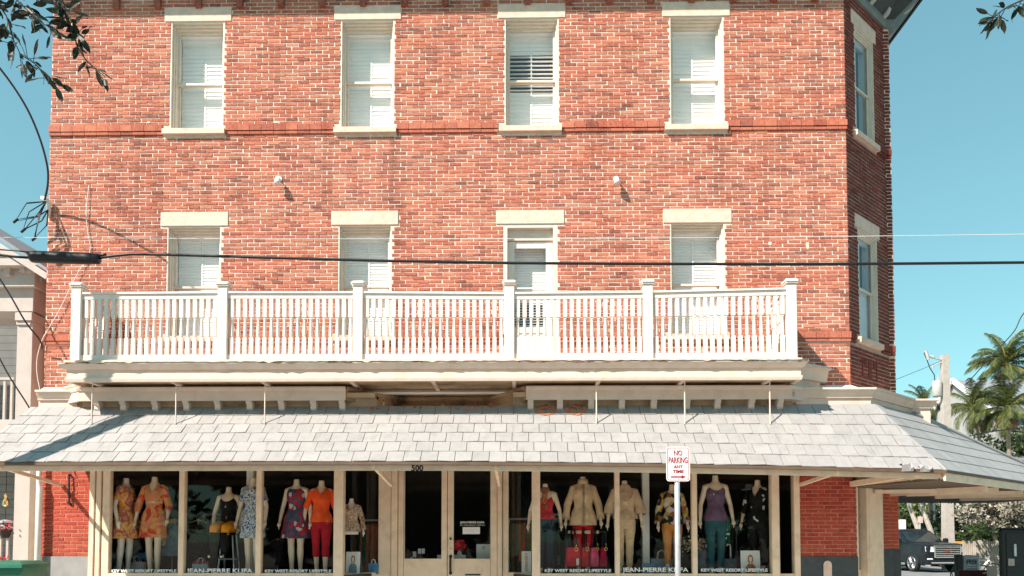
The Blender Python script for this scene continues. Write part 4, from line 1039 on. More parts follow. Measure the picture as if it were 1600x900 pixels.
F['spots'] = print_mat('black with white spots', [(0, (.008, .008, .009)), (.92, (.6, .6, .58))], 20, 'voronoi')
F['darkfloral'] = print_mat('dark floral print', [(.40, (.012, .012, .016)), (.60, (.02, .018, .02)), (.68, (.14, .03, .04))], 16)
for k, c in dict(orange=(.78, .085, .018), red=(.34, .012, .022), black=(.010, .010, .011), mustard=(.72, .27, .02), corset=(.42, .03, .04), jeans=(.012, .022, .04), beige=(.52, .38, .24), sand=(.50, .36, .24), purple=(.12, .075, .13), teal=(.02, .075, .09), ochre=(.44, .17, .035), denim=(.14, .22, .28), scarfbeige=(.55, .42, .25), maroon=(.12, .02, .03), pink=(.55, .06, .14), bagred=(.48, .02, .03), slate=(.09, .11, .13), blue=(.05, .17, .30), palegrey=(.40, .41, .42), greenc=(.01, .10, .045)).items(): F[k] = fabric(k + ' cloth', c)
mannequin('mannequin turned sideways in orange and gold print dress, leftmost in the shop windows', 196, 747, 80, .42, 'skinw', A1, parts=[('dress', sleeves(garment(.56, .016, .12, .03, fold=.009, seed=1), A1, .62), F['gold'])], stride=.02)
mannequin('mannequin in red and mustard print dress with a gold belt', 241, 745, 4, .40, 'skin', A2, parts=[('dress', sleeves(garment(.57, .015, .045, .02, vneck=.13, seed=2, waist=-.004), A2, .80, .058, .056), F['redgold']), ('belt', MB().lathe((0, 0, 1.10), [(.137, 0), (.139, .0), (.139, .035), (.137, .035)], 20, sy=.78), F['scarfbeige'])], stride=.03)
mannequin('seated mannequin in black camisole, orange trousers and black boots', 357, 761, 0, .62, 'skin', ((.04, .05, .1), (.04, .05, .1)), seated=True, s=1.02, parts=[('camisole', garment(.86, .010, .01, .12, tank=.13, seed=3, top=1.39), F['black']), ('trousers', trousers(True, .30), F['mustard']),
    ('boot', MB().tube([(-.092, -.408, .755), (-.09, -.415, .55), (-.09, -.42, .44), (-.09, -.44, .39), (-.09, -.58, .37)], [.072, .066, .055, .05, .035], 12), F['black']), ('boot', MB().tube([(.092, -.408, .755), (.09, -.415, .55), (.09, -.42, .44), (.09, -.44, .39), (.09, -.58, .37)], [.072, .066, .055, .05, .035], 12), F['black'])])
mannequin('mannequin in blue and white leaf print dress behind a window mullion', 395, 747, -14, .36, 'skin', A1, parts=[('dress', sleeves(garment(.57, .018, .03, .04, vneck=.06, seed=4), A1, .62, .060, .060), F['bluewhite'])])
mannequin('mannequin in sleeveless slate blue dress printed with red roses', 463, 749, -6, .42, 'skin', A1, parts=[('dress', garment(.57, .012, .075, .045, tank=.10, fold=.008, seed=5, top=1.40), F['redblue'])])
mannequin('mannequin in bright orange top and cropped red trousers', 502, 751, 8, .40, 'skin', A2, parts=[('top', sleeves(garment(.84, .016, .01, .02, vneck=.09, seed=6), A2, .78, .057, .052), F['orange']), ('trousers', trousers(False, .22, stride=.02), F['red'])], stride=.02)
mannequin('bust form in cream and wine patterned blouse beside the entrance', 549, 779, 8, .55, 'skinw', A1, legs=False, s=.80, parts=[('blouse', sleeves(garment(.82, .022, .06, .02, vneck=.12, fold=.010, seed=7), A1, 1.0, .058, .056, .015), F['blouse']), ('stand', MB().tube([(0, 0, .80), (0, 0, .30)], .018, 8).tube([(0, 0, .33), (0, 0, .30)], [.03, .14], 12), M['blackmetal'])])
mannequin('mannequin in red corset top, russet scarf and dark jeans', 852, 756, -4, .42, 'skin', ((.05, .02, 0), (.04, .03, 0)), parts=[('corset', garment(.92, .010, .02, .10, tank=.14, seed=8, top=1.345), F['corset']), ('trousers', trousers(False, .03), F['jeans']), ('scarf', MB().lathe((0, 0, 1.36), [(.10, 0), (.105, .03), (.085, .07), (.06, .10)], 16, sy=.85).loft([[(-.05 + .1 * k / 7 + .004 * math.sin(k * 2 + i), -.125 - .012 * math.sin(k * 1.7 + i) - .01 * math.sin(i * .7), 1.40 - i * .033) for k in range(8)] for i in range(10)]), F['scarf'])])
AJ = ((.045, .01, 0), (.045, .01, 0))
mannequin('mannequin in a beige zipped jacket over red trousers', 911, 745, 0, .44, 'skin', AJ, parts=[('jacket', sleeves(garment(.76, .030, .035, .0, fold=.006, seed=9, top=1.43), AJ, 1.0, .064, .06, .008), F['beige']), ('collar', MB().lathe((0, .004, 1.40), [(.095, 0), (.088, .035), (.075, .085), (.068, .085), (.08, .03)], 18, sy=.9), F['beige']), ('placket', MB().loft([[(-.018, -prof(z)[1] - .036 - .04 * max(0, 1.08 - z) / .32, z), (.018, -prof(z)[1] - .036 - .04 * max(0, 1.08 - z) / .32, z)] for z in [.77 + .62 * i / 12 for i in range(13)]]), F['sand']), ('trousers', trousers(), F['red'])])
mannequin('mannequin in a sand cowl neck poncho and matching trousers behind a mullion', 976, 751, -6, .40, 'skin', AJ, parts=[('poncho', sleeves(garment(.90, .035, .02, .02, fold=.010, nf=5, seed=10, top=1.42), AJ, .80, .07, .10), F['sand']), ('cowl', MB().loft([[((.085 + .012 * i) * math.cos(a), (.08 + .010 * i) * math.sin(a) - .012 * i * (1 if math.sin(a) < 0 else 0), 1.445 - .020 * i - .035 * i * max(0, -math.sin(a)) + .006 * math.sin(5 * a + i)) for a in [2 * math.pi * k / 24 for k in range(24)]] for i in range(6)]), F['sand']), ('trousers', trousers(), F['beige'])])
mannequin('mannequin in mustard and lilac patterned blouse and ochre leggings behind the sign pole', 1050, 757, 6, .44, 'skin', A1, parts=[('blouse', sleeves(garment(.84, .022, .02, .05, fold=.008, seed=11), A1, 1.0, .060, .058, .01), F['geo']), ('leggings', trousers(False, .12, stride=.02), F['ochre'])], stride=.02)
mannequin('mannequin in purple tank top and dark teal trousers', 1118, 743, 0, .42, 'skin', ((.02, .0, 0), (.03, .02, 0)), parts=[('tank_top', garment(.82, .010, .02, .11, tank=.11, seed=12, top=1.39), F['purple']), ('trousers', trousers(False, .04), F['teal'])])
mannequin('mannequin in black spotted jacket turned sideways at the right window end', 1184, 750, -38, .46, 'skin', A1, parts=[('jacket', sleeves(garment(.84, .026, .03, .0, vneck=.14, seed=13), A1, .9, .062, .058), F['spots']), ('trousers', trousers(), F['black']), ('hat', MB().lathe((-.16, .02, 1.36), [(.13, 0), (.12, .02), (.07, .03), (.065, .09), (.03, .10)], 16), F['slate'])])
# garments on stands at the back of the left windows
def form(label, px, py, s, dep, parts):
    c = W(px, py, -dep); t = thing('garment_stand', label, 'clothes stand', (c.x, dep, c.z - 1.43 * s), 'garments on stands at the back'); t.scale = (s, s, s)
    kid('stand', MB().tube([(0, 0, 1.45), (0, 0, 0)], .015, 8).tube([(0, 0, .03), (0, 0, 0)], [.03, .16], 12).tube([(-.19, 0, 1.36), (0, 0, 1.43), (.19, 0, 1.36)], .012, 6), M['wood'], t)
    for nm, mb, m in parts: kid(nm, mb, m, t, smooth=True)
form('pale blue dress under a beige scarf on a stand behind the mannequins', 270, 812, .78, .95, [('dress', garment(.62, .03, .09, .05, seed=20, tank=.05), F['denim']), ('scarf', MB().lathe((0, 0, 1.33), [(.13, 0), (.13, .05), (.10, .10), (.07, .12)], 16, sy=.9).loft([[(-.16 + .08 * k / 5, -.15 - .01 * math.sin(k * 2), 1.38 - i * .06) for k in range(6)] for i in range(10)]), F['scarfbeige'])])
form('dark floral dress on a wooden hanger behind the left windows', 310, 812, .80, 1.05, [('dress', garment(.55, .03, .06, .09, tank=.12, seed=21), F['darkfloral'])])
form('sequinned dark coat on a low stand behind the rose dress', 434, 842, .55, .9, [('coat', garment(.60, .04, .05, .04, seed=22), F['darkfloral'])])
c = W(366, 880, -.75)
t = thing('stool', 'black metal stool under the seated mannequin', 'stool', (WX(357, -.62, 850), .66, ZFL))
sz = WORLDSEAT = W(357, 761, -.62).z - 1.52 * 1.02 + .755 * 1.02 - ZFL
kid('seat', MB().lathe((0, 0, sz - .04), [(.19, 0), (.20, .02), (.18, .04)], 16), F['black'], t)
for a in (45, 135, 225, 315): kid('leg', MB().tube([(.12 * math.cos(R(a)), .12 * math.sin(R(a)), sz - .04), (.2 * math.cos(R(a)), .2 * math.sin(R(a)), 0)], .012, 6), M['steel'], t)
kid('foot_ring', MB().tube([(.17 * math.cos(R(a)), .17 * math.sin(R(a)), sz * .35) for a in range(0, 361, 24)], .010, 6, caps=False), M['steel'], t)

# ================================================================== SMALL DISPLAY THINGS
def paper_bag(label, px0, px1, py0, py1, dep, m, tissue=None, group='gift bags in the shop window'):
    a, b = W(px0, py0, -dep), W(px1, py1, -dep); w = b.x - a.x; h = a.z - b.z
    t = thing('paper_bag', label, 'bag', ((a.x + b.x) / 2, dep, b.z), group)
    mb = MB(); d = w * .35
    vs = [(-w / 2, -d / 2, 0), (w / 2, -d / 2, 0), (w / 2, d / 2, 0), (-w / 2, d / 2, 0), (-w / 2 * 1.03, -d * .42, h), (w / 2 * 1.03, -d * .42, h), (w / 2 * 1.03, d * .42, h), (-w / 2 * 1.03, d * .42, h), (-w / 2, 0, h * .5), (w / 2, 0, h * .5)]
    mb.add(vs, [(3, 2, 1, 0), (0, 1, 5, 4), (2, 3, 7, 6), (1, 2, 9), (1, 9, 5), (2, 6, 9), (5, 9, 6), (0, 8, 3), (0, 4, 8), (3, 8, 7), (4, 7, 8)]); kid('bag_body', mb, m, t)
    for s in (-1, 1): kid('handle', MB().tube([(-w * .2, s * d * .4, h * .97), (-w * .16, s * d * .4, h + w * .3), (0, s * d * .4, h + w * .42), (w * .16, s * d * .4, h + w * .3), (w * .2, s * d * .4, h * .97)], .005, 5), M['whitewire'], t)
    if tissue:
        mb = MB(); rg = random.Random(px0)
        for _ in range(26): x, y = rg.uniform(-.42, .42) * w, rg.uniform(-.3, .3) * d; z = h * .95; k = .05; mb.add([(x, y, z), (x + rg.uniform(-k, k), y + rg.uniform(-k, k), z + rg.uniform(.03, .09)), (x + rg.uniform(-k, k), y + rg.uniform(-k, k), z + rg.uniform(.02, .08))], [(0, 1, 2)])
        kid('tissue_paper', mb, tissue, t)
    return t
paper_bag('pale grey paper bag behind the legs of the leftmost mannequin', 203, 226, 878, 901, .75, F['palegrey'])
paper_bag('pale blue gift bag with pink tissue under the dark floral dress', 302, 325, 881, 903, .55, F['palegrey'], F['pink'])
paper_bag('small bright blue paper bag beside the entrance', 576, 591, 880, 897, .75, F['blue'])
paper_bag('wide slate blue bag left of the sign pole', 1017, 1050, 873, 903, .62, F['denim'])
paper_bag('small teal bag at the foot of the inner white post', 1003, 1018, 880, 903, .40, F['denim'])
c = W(222, 872, -.8); t = MB(); rg = random.Random(4)
for i in range(5):
    t.tube([(c.x - .18 + .02 * i, .8 + .02 * i, c.z - .05 + .025 * i), (c.x - .05, .78, c.z + .04 + .02 * math.sin(i)), (c.x + .1, .8, c.z + .0 + .02 * i), (c.x + .20, .82, c.z - .06)], [.03, .045, .045, .02], 8)
tag(t.build('folded_cloth', F['blue'], smooth=True), 'blue folded cloth draped over the grey paper bag', 'cloth')
def picture(label, px0, px1, py0, py1, dep, cols, lean=0):
    a, b = W(px0, py0, -dep), W(px1, py1, -dep); w = b.x - a.x; h = a.z - b.z; t = thing('display_card', label, 'poster', ((a.x + b.x) / 2, dep, b.z), 'show cards standing in the shop windows')
    t.rotation_euler.x = R(-6)
    kid('board', MB().bbox(-w / 2, w / 2, 0, .012, 0, h, .003), M['paper'], t)
    def disc(cx, cz, rx, rz, y): n = 14; return MB().add([(cx + rx * math.cos(2 * math.pi * k / n), y, cz + rz * math.sin(2 * math.pi * k / n)) for k in range(n)], [tuple(range(n))])
    hr, sk, top, leg = cols
    if leg is None:
        kid('print', disc(0, h * .68, w * .15, h * .17, -.002), hr, t); kid('print', MB().add([(-w * .30, -.0025, h * .08), (w * .30, -.0025, h * .08), (w * .27, -.0025, h * .38), (w * .12, -.0025, h * .52), (-w * .12, -.0025, h * .52), (-w * .27, -.0025, h * .38)], [(0, 1, 2, 3, 4, 5)]), top, t)
        kid('print', disc(.0, h * .68, w * .085, h * .10, -.003), sk, t); kid('print', MB().add([(-w * .04, -.0032, h * .5), (w * .04, -.0032, h * .5), (w * .03, -.0032, h * .6), (-w * .03, -.0032, h * .6)], [(0, 1, 2, 3)]), sk, t)
    else:
        kid('print', disc(0, h * .86, w * .10, h * .06, -.002), hr, t); kid('print', disc(0, h * .85, w * .06, h * .04, -.003), sk, t)
        kid('print', MB().add([(-w * .15, -.0025, h * .45), (w * .15, -.0025, h * .45), (w * .17, -.0025, h * .76), (w * .06, -.0025, h * .8), (-w * .06, -.0025, h * .8), (-w * .17, -.0025, h * .76)], [(0, 1, 2, 3, 4, 5)]), top, t)
        kid('print', MB().add([(-w * .13, -.0028, h * .07), (-w * .02, -.0028, h * .07), (0, -.0028, h * .4), (w * .02, -.0028, h * .07), (w * .13, -.0028, h * .07), (w * .15, -.0028, h * .46), (-w * .15, -.0028, h * .46)], [(0, 1, 2, 6), (2, 3, 4, 5), (2, 5, 6)]), leg, t)
hair, sk_ = F['scarf'], M['skin']
picture('show card of a woman in pale blue, beside the blouse form', 540, 562, 862, 899, .34, (hair, sk_, F['denim'], None))
picture('tall narrow show card of a woman in pink, right of the entrance', 815, 830, 861, 896, .42, (hair, sk_, F['sand'], F['sand']))
picture('show card of a woman in a plaid shirt under the spotted jacket', 1158, 1189, 860, 903, .2, (hair, sk_, F['scarf'], None))
picture('leaning show card of a slim figure inside the right door leaf', 744, 767, 850, 892, -.0 + DY + .25, (hair, sk_, M['paper'], F['palegrey']))
for px0, px1, lab in ((683, 691, 'small blank white card edge behind the left door leaf'), (709, 728, 'white card standing behind the right door leaf')):
    a, b = W(px0, 867, -DY - .2), W(px1, 892, -DY - .2); tag(MB().bbox(a.x, b.x, DY + .2, DY + .215, b.z, a.z, .003).build('white_card', M['paper']), lab, 'card', 'blank cards behind the door glass')
c = W(718, 852, -DY - .35); mb = MB(); rg = random.Random(2)
for i in range(70):
    d = Vector((rg.gauss(0, 1), rg.gauss(0, 1), rg.gauss(0, 1))).normalized() * .10; p = c + Vector((d.x, d.y, d.z * .9)); s = d.orthogonal().normalized() * .045; q = d.cross(s).normalized() * .045
    mb.add([p - s, p - q + d * .2, p + s, p + q + d * .2], [(0, 1, 2, 3)])
t = thing('flower_vase', 'red blossoms in a white vase behind the right door leaf', 'flowers', (c.x, c.y, c.z - .2)); o = mb.build('blossom', fabric('coral petals', (.7, .06, .07)), t)
MB().lathe((c.x, c.y, c.z - .22), [(.04, 0), (.05, .05), (.03, .12), (.035, .15)], 10).build('vase', M['white'], t)
c = W(680, 879, -DY - .3); tag(MB().lathe((c.x, c.y, c.z - .05), [(.01, 0), (.035, .012), (.05, .05), (.035, .088), (.01, .1)], 12).build('orange_ball', M['orange'], smooth=True), 'small orange ball beside the white cards in the doorway', 'ball')
t = thing('jewellery_stand', 'dark jewellery stand with small white cards behind the left door leaf', 'stand', W(658, 892, -DY - .25))
c = WLOC[t]
MB().box(c.x - .20, c.x + .22, c.y - .05, c.y + .1, c.z - .04, c.z).build('tray', F['black'], t)
MB().tube([(c.x, c.y + .05, c.z), (c.x, c.y + .05, c.z + .42)], .012, 6).build('rod', M['blackmetal'], t)
for x, z, w, h in ((-.03, .30, .055, .09), (.035, .30, .055, .09), (-.12, .24, .06, .10), (-.17, .20, .04, .04)): MB().box(c.x + x - w / 2, c.x + x + w / 2, c.y, c.y + .004, c.z + z, c.z + z + h).build('tag_card', M['paper'], t)
for i in range(4): MB().tube([(c.x - .02 + i * .035 + .02 * math.cos(k), c.y - .02, c.z + .06 + .025 * math.sin(k)) for k in [j * .7 for j in range(10)]], .005, 5).build('bangle', M['gold'], t)
for i, z in enumerate((.18, .21, .25)): MB().tube([(c.x + .03 + .04 * i, c.y - .01, c.z + z), (c.x + .06 + .03 * i, c.y - .01, c.z + z + .04)], .009, 5).build('bead_string', F['teal'], t)
# handbag rack
t = thing('handbag_rail', 'low rail with pale wooden pegs carrying four red handbags', 'display rail', W(917, 831, -.34)); c = WLOC[t]
MB().tube([(WX(885, -.34, 830), .34, c.z), (WX(948, -.34, 830), .34, c.z)], .012, 8).build('rail', M['blackmetal'], t)
for px in (887, 947): MB().tube([(WX(px, -.34, 830), .36, c.z), (WX(px, -.34, 830), .40, ZFL)], .010, 6).build('leg', M['blackmetal'], t)
for px in (892, 904, 918, 931): MB().bbox(WX(px - 4.5, -.34, 830), WX(px + 4.5, -.34, 830), .315, .335, c.z - .03, c.z + .022, .004).build('wooden_peg', M['wood'], t)
def handbag(label, px0, px1, tilt, m, dep):
    a, b = W(px0, 855, -dep), W(px1, 885, -dep); w = b.x - a.x; h = a.z - b.z; t = thing('handbag', label, 'handbag', ((a.x + b.x) / 2, dep, b.z), 'red handbags hanging from the rail'); t.rotation_euler.z = R(tilt)
    d = .09; rings = []
    for z, k, q in ((0, 1.0, 1), (.03, 1.06, 1.15), (h * .5, 1.0, 1.0), (h * .9, .86, .7), (h, .82, .5)): rings.append([(x * w / 2 * k, y * d / 2 * q, z + (.012 * math.cos(x * 3.1) if z == h else 0)) for x, y in ((-1, -.6), (-.6, -1), (.6, -1), (1, -.6), (1, .6), (.6, 1), (-.6, 1), (-1, .6))])
    kid('bag_body', MB().loft(rings, True, True), m, t, smooth=False)
    H2 = WLOC[t]; top = c.z - H2.z
    for s in (-1, 1): kid('strap', MB().tube([(s * w * .28, -.01, h * .96), (s * w * .22, -.012, h + (top - h) * .55), (s * w * .10, -.015, top + .02), (0, -.01, top + .03)], [.012, .014, .016, .016], 6), F['black'], t)
    kid('ring', MB().tube([(w * .2 + .026 * math.cos(k), -d * .6, h * .9 + .028 * math.sin(k)) for k in [j * .5 for j in range(14)]], .0065, 6), M['gold'], t); kid('ring', MB().tube([(w * .12 + .03 * math.sin(k), -d * .4, h * 1.02 + k * .02) for k in [j * .6 for j in range(6)]], .006, 6), M['gold'], t)
    return t
t = handbag('largest bright red handbag, with a white price tag, leftmost on the rail', 884, 907, 0, F['bagred'], .32); kid('price_tag', MB().bbox(.05, .09, -.075, -.07, .02, .13, .002), M['paper'], t)
handbag('red handbag second from the left on the rail', 908, 920, 18, F['bagred'], .37); handbag('pink handbag third from the left on the rail', 923, 935, 25, F['pink'], .33); handbag('crimson handbag rightmost on the rail', 938, 947, 30, fabric('crimson cloth', (.40, .012, .05)), .37)
# clothes racks deep in the shop
def rack(label, px0, px1, py, pyb, dep, palette, n, seed):
    a, b = W(px0, py, -dep), W(px1, py, -dep); zb_ = W(px0, pyb, -dep).z; rg = random.Random(seed); t = thing('clothes_rack', label, 'clothes rack', ((a.x + b.x) / 2, dep, .12), 'clothes racks inside the shop')
    MB().tube([(a.x, dep, a.z), (b.x, dep, a.z)], .02, 8).build('rail', M['steel'], t)
    for x in (a.x, b.x): MB().tube([(x, dep, a.z), (x, dep, .12)], .018, 8).build('upright', M['steel'], t)
    for i in range(n):
        x = a.x + (b.x - a.x) * (i + .5) / n; L = (a.z - zb_) * rg.uniform(.7, 1.0); ring = []
        for z, k in ((0, .2), (.05, .75), (.3, .9), (.7, 1), (1, 1.05)): ring.append([(x + sx * .022 * k + rg.uniform(-.008, .008), dep + sy * .2 * k, a.z - .05 - L * z) for sx, sy in ((-1, -1), (1, -1), (1.3, 0), (1, 1), (-1, 1), (-1.3, 0))])
        MB().loft(ring, True, True).build('garment', rg.choice(palette), t)
bright = [fabric('rack cloth %d' % i, c) for i, c in enumerate(((.30, .08, .03), (.10, .10, .05), (.02, .12, .10), (.25, .14, .05), (.05, .06, .08), (.18, .03, .03), (.04, .09, .03)))]
rack('rack of bright garments just right of the entrance', 796, 842, 811, 872, 1.15, bright, 15, 1)
rack('rack of dark garments behind the corset mannequin', 862, 884, 804, 880, 1.5, [F['black'], F['slate'], F['darkfloral'], F['jeans']], 9, 2)
rack('rack of green and brown garments behind the blouse form', 566, 592, 813, 895, 1.6, bright, 9, 3)
rack('rack of dark clothes behind the seated mannequin', 318, 352, 804, 868, 1.7, [F['black'], F['slate'], F['darkfloral'], F['teal']], 10, 4)
# flowers beside the purple mannequin, green bag, golf bag
c = W(1100, 862, -.62); t = thing('flower_arrangement', 'pink and cream flower arrangement in a dark pot by the purple mannequin', 'flowers', (c.x, c.y, ZFL))
MB().lathe((c.x, c.y, ZFL), [(.10, 0), (.14, .05), (.15, c.z - ZFL + .02), (.13, c.z - ZFL + .02)], 14).build('pot', F['slate'], t, smooth=True)
for k, (col, cx0) in enumerate((((.62, .52, .33), -.22), ((.62, .25, .28), .10), ((.66, .58, .45), -.02))):
    mb = MB(); rg = random.Random(30 + k)
    for i in range(150):
        p = Vector((c.x + cx0 + rg.gauss(0, .09), c.y + rg.gauss(0, .07), c.z + .12 + rg.gauss(0, .06))); d = Vector((rg.gauss(0, 1), rg.gauss(0, 1) - .5, rg.gauss(0, 1))).normalized(); s = d.orthogonal().normalized() * rg.uniform(.012, .024); q = d.cross(s)
        mb.add([p - s, p - q, p + s, p + q], [(0, 1, 2, 3)])
    mb.build('blossom', fabric('petal %d' % k, col), t)
mb = MB()
for i in range(60):
    p = Vector((c.x + rg.uniform(-.32, .25), c.y + rg.uniform(-.1, .1), c.z + rg.uniform(-.02, .12))); d = Vector((rg.uniform(-1, 1), rg.uniform(-.5, .5), rg.uniform(-.2, 1))).normalized(); s = d.orthogonal().normalized() * .012; mb.add([p, p + d * .05 + s, p + d * .11, p + d * .05 - s], [(0, 1, 2, 3)])
mb.build('foliage', M['leaf'], t)
a, b = W(1120, 809, -.60), W(1142, 850, -.60); t = thing('shawl', 'dark green shawl with white lettering shapes hung over a stand beside the purple mannequin', 'shawl', ((a.x + b.x) / 2, .6, b.z - .5))
kid('drape', MB().loft([[(-.12 + .24 * k / 9, -.02 * math.sin(k * 1.9), a.z - WLOC[t].z - (a.z - b.z) * i / 5 + .03 * (1 - (k / 4.5 - 1) ** 2)) for k in range(10)] for i in range(6)]), F['greenc'], t, smooth=True); kid('upright', MB().tube([(0, .03, a.z - WLOC[t].z - .02), (0, .03, ZFL - WLOC[t].z)], .015, 6), M['blackmetal'], t)
for x, z, w_ in ((-.02, .22, .14), (.03, .15, .12), (-.01, .08, .10)): kid('white_motif', MB().box(x - w_ / 2, x + w_ / 2, -.032, -.028, .5 + z, .5 + z + .035), M['paper'], t)
a, b = W(1124, 873, -.5), W(1150, 903, -.5); t = thing('tote', 'grey tote bag with a pale umbrella handle rising from it', 'bag', ((a.x + b.x) / 2, .5, b.z)); w = b.x - a.x; h = a.z - b.z
kid('bag_body', MB().loft([[(x * w / 2 * k, y * .07 * k, z) for x, y in ((-1, -.7), (-.7, -1), (.7, -1), (1, -.7), (1, .7), (.7, 1), (-.7, 1), (-1, .7))] for z, k in ((0, .95), (h * .6, 1.02), (h, .98))], True, True), F['slate'], t)
kid('umbrella', MB().tube([(.05, 0, h * .6), (.05, 0, h + .20), (.04, 0, h + .235), (.0, 0, h + .24), (-.015, 0, h + .215)], .012, 6), M['whitewire'], t)
c = W(1160, 817, -.7); t = thing('side_table', 'small dark table with shoes on it behind the tank top mannequin', 'table', (c.x, .7, ZFL))
MB().box(c.x - .16, c.x + .16, .55, .85, c.z - .02, c.z).build('tabletop', F['black'], t)
for sx in (-.14, .14):
    for sy in (.58, .82): MB().box(c.x + sx - .012, c.x + sx + .012, sy - .012, sy + .012, ZFL, c.z - .02).build('leg', M['blackmetal'], t)
tag(MB().tube([(c.x - .02, .66, c.z + .012), (c.x + .02, .64, c.z + .03), (c.x + .05, .63, c.z + .08)], [.02, .03, .018], 8).tube([(c.x + .05, .63, c.z + .08), (c.x + .055, .63, c.z)], .006, 5).build('shoe', M['gold'], smooth=True), 'high heeled shoe standing on the small dark table', 'shoe')
# ================================================================== NO PARKING SIGN
sp = 3.25; sx0, sx1 = WX(1041, sp, 720), WX(1078, sp, 720); sz0, sz1 = W(1060, 752, sp).z, W(1060, 698, sp).z; scx = WX(1059.3, sp, 800)
t = thing('no_parking_sign', 'white and red no parking sign with an arrow on a grey steel pole', 'sign', (scx, -sp, 0))
MB().tube([(scx, -sp + .04, 0), (scx, -sp + .04, sz1 - .02)], .033, 14).build('pole', M['steel'], t, smooth=True)
cx_, cz_, hw, hh, rr = (sx0 + sx1) / 2, (sz0 + sz1) / 2, (sx1 - sx0) / 2, (sz1 - sz0) / 2, .035
def rrect(hw, hh, r, y): return [(cx_ + sx * (hw - r) + r * math.cos(a), y, cz_ + sz * (hh - r) + r * math.sin(a)) for sx, sz, a0 in ((1, 1, 0), (-1, 1, 90), (-1, -1, 180), (1, -1, 270)) for a in [R(a0 + 22.5 * i) for i in range(5)]]
MB().extrude(rrect(hw, hh, rr, -sp), (0, .004, 0)).build('panel', M['signwhite'], t)
o_, i_ = rrect(hw - .012, hh - .012, rr - .01, -sp - .0015), rrect(hw - .019, hh - .019, rr - .016, -sp - .0015)
MB().add(o_ + i_, [(k, (k + 1) % 20, 20 + (k + 1) % 20, 20 + k) for k in range(20)]).build('border', M['signred'], t)
def stxt(body, py0, py1, frac):
    z0, z1 = W(1060, py1, sp).z, W(1060, py0, sp).z; lettering(body, (z1 - z0) / .72, (cx_, -sp - .0015, z0), M['signred'], t, fit=2 * hw * frac, bold=.0016)
stxt('NO', 703.5, 711.5, .36); stxt('PARKING', 714, 723.5, .80); stxt('ANY', 726.5, 731.5, .38); stxt('TIME', 734, 739, .46)
za = W(1060, 745.2, sp).z; MB().add([(cx_ - hw * .62, -sp - .0015, za - .009), (cx_ + hw * .3, -sp - .0015, za - .009), (cx_ + hw * .3, -sp - .0015, za + .009), (cx_ - hw * .62, -sp - .0015, za + .009)], [(0, 1, 2, 3)]).build('arrow_shaft', M['signred'], t)
MB().add([(cx_ + hw * .28, -sp - .0015, za - .024), (cx_ + hw * .66, -sp - .0015, za), (cx_ + hw * .28, -sp - .0015, za + .024)], [(0, 1, 2)]).build('arrow_head', M['signred'], t)
for z in (sz1 - .05, sz0 + .04): MB().tube([(cx_, -sp - .006, z), (cx_, -sp + .01, z)], .008, 8).build('bolt', M['steel'], t)

# ================================================================== GROUND AND ROADS
structure('ground', MB().add([(-900, -300, -.16), (900, -300, -.16), (900, 1500, -.16), (-900, 1500, -.16)], [(0, 1, 2, 3)]), M['earth'])
structure('road', MB().add([(-80, -11, -.145), (120, -11, -.145), (120, -3.9, -.145), (-80, -3.9, -.145)], [(0, 1, 2, 3)]), M['asphalt'])
structure('side_street', MB().add([(9.6, -3.9, -.141), (24, -3.9, -.141), (24, 80, -.02), (9.6, 80, -.02)], [(0, 1, 2, 3)]), M['asphalt'])
structure('pavement', MB().add([(-40, -3.7, 0), (8.2, -3.7, 0), (9.4, -2.4, 0), (9.4, 60, 0), (-40, 60, 0)], [(0, 1, 2, 3, 4)]), M['pavement'])
structure('kerb', MB().sweep([(-40, -3.7), (8.2, -3.7), (9.4, -2.4), (9.4, 60)], [(0, -.15), (0, .004), (.16, .004), (.18, -.02), (.18, -.15)]), M['kerb'])
structure('far_pavement', MB().add([(24.2, -3.7, 0), (60, -3.7, 0), (60, 80, 0), (24.2, 80, 0)], [(0, 1, 2, 3)]), M['pavement'])
structure('near_pavement', MB().box(-60, 60, -16, -11.2, -.15, 0), M['pavement'])
structure('stop_line', MB().add([(17.2, 4, -.137), (23.6, 4, -.137), (23.6, 4.5, -.137), (17.2, 4.5, -.137)], [(0, 1, 2, 3)]), M['paint'])

def DP(px, py, depth): return W(px, py, D - depth)

# ================================================================== OVERHEAD CABLES
def cable(label, pts, r, m='black', name='overhead_cable', cat='cable', n=6):
    out = []
    P = [W(*p) for p in pts]
    for i in range(len(P) - 1):
        p0, p1, p2, p3 = P[max(i - 1, 0)], P[i], P[i + 1], P[min(i + 2, len(P) - 1)]
        for k in range(6):
            t = k / 6; out.append(.5 * ((2 * p1) + (p2 - p0) * t + (2 * p0 - 5 * p1 + 4 * p2 - p3) * t * t + (3 * p1 - p0 - 3 * p2 + p3) * t ** 3))
    out.append(P[-1]); return tag(MB().tube(out, r, n).build(name, M[m], smooth=True), label, cat)
CP = 5.6
main = thing('overhead_cable', 'thick black overhead cable with a splice case crossing in front of the balcony', 'cable', W(800, 409, CP))
def ctube(name, pts, r, m='black', n=8):
    P = [W(*p) for p in pts]; return MB().tube(P, r, n).build(name, M[m], main, smooth=True)
ctube('cable', [(150, 404, CP), (175, 400, CP), (205, 397, CP), (265, 398, CP), (400, 402, CP), (600, 407.5, CP), (800, 411, CP), (1000, 412.3, CP), (1200, 412.8, CP), (1400, 412, CP), (1620, 410, CP), (1900, 406, CP), (2600, 380, CP)], .0135)
ctube('splice_case', [(46, 400.5, CP), (50, 401, CP), (54, 401.3, CP), (100, 402.8, CP), (140, 404.2, CP), (143, 404.3, CP), (154, 404.8, CP), (156, 404.9, CP)], [.03, .052, .056, .056, .054, .049, .049, .03], 'black', 14)
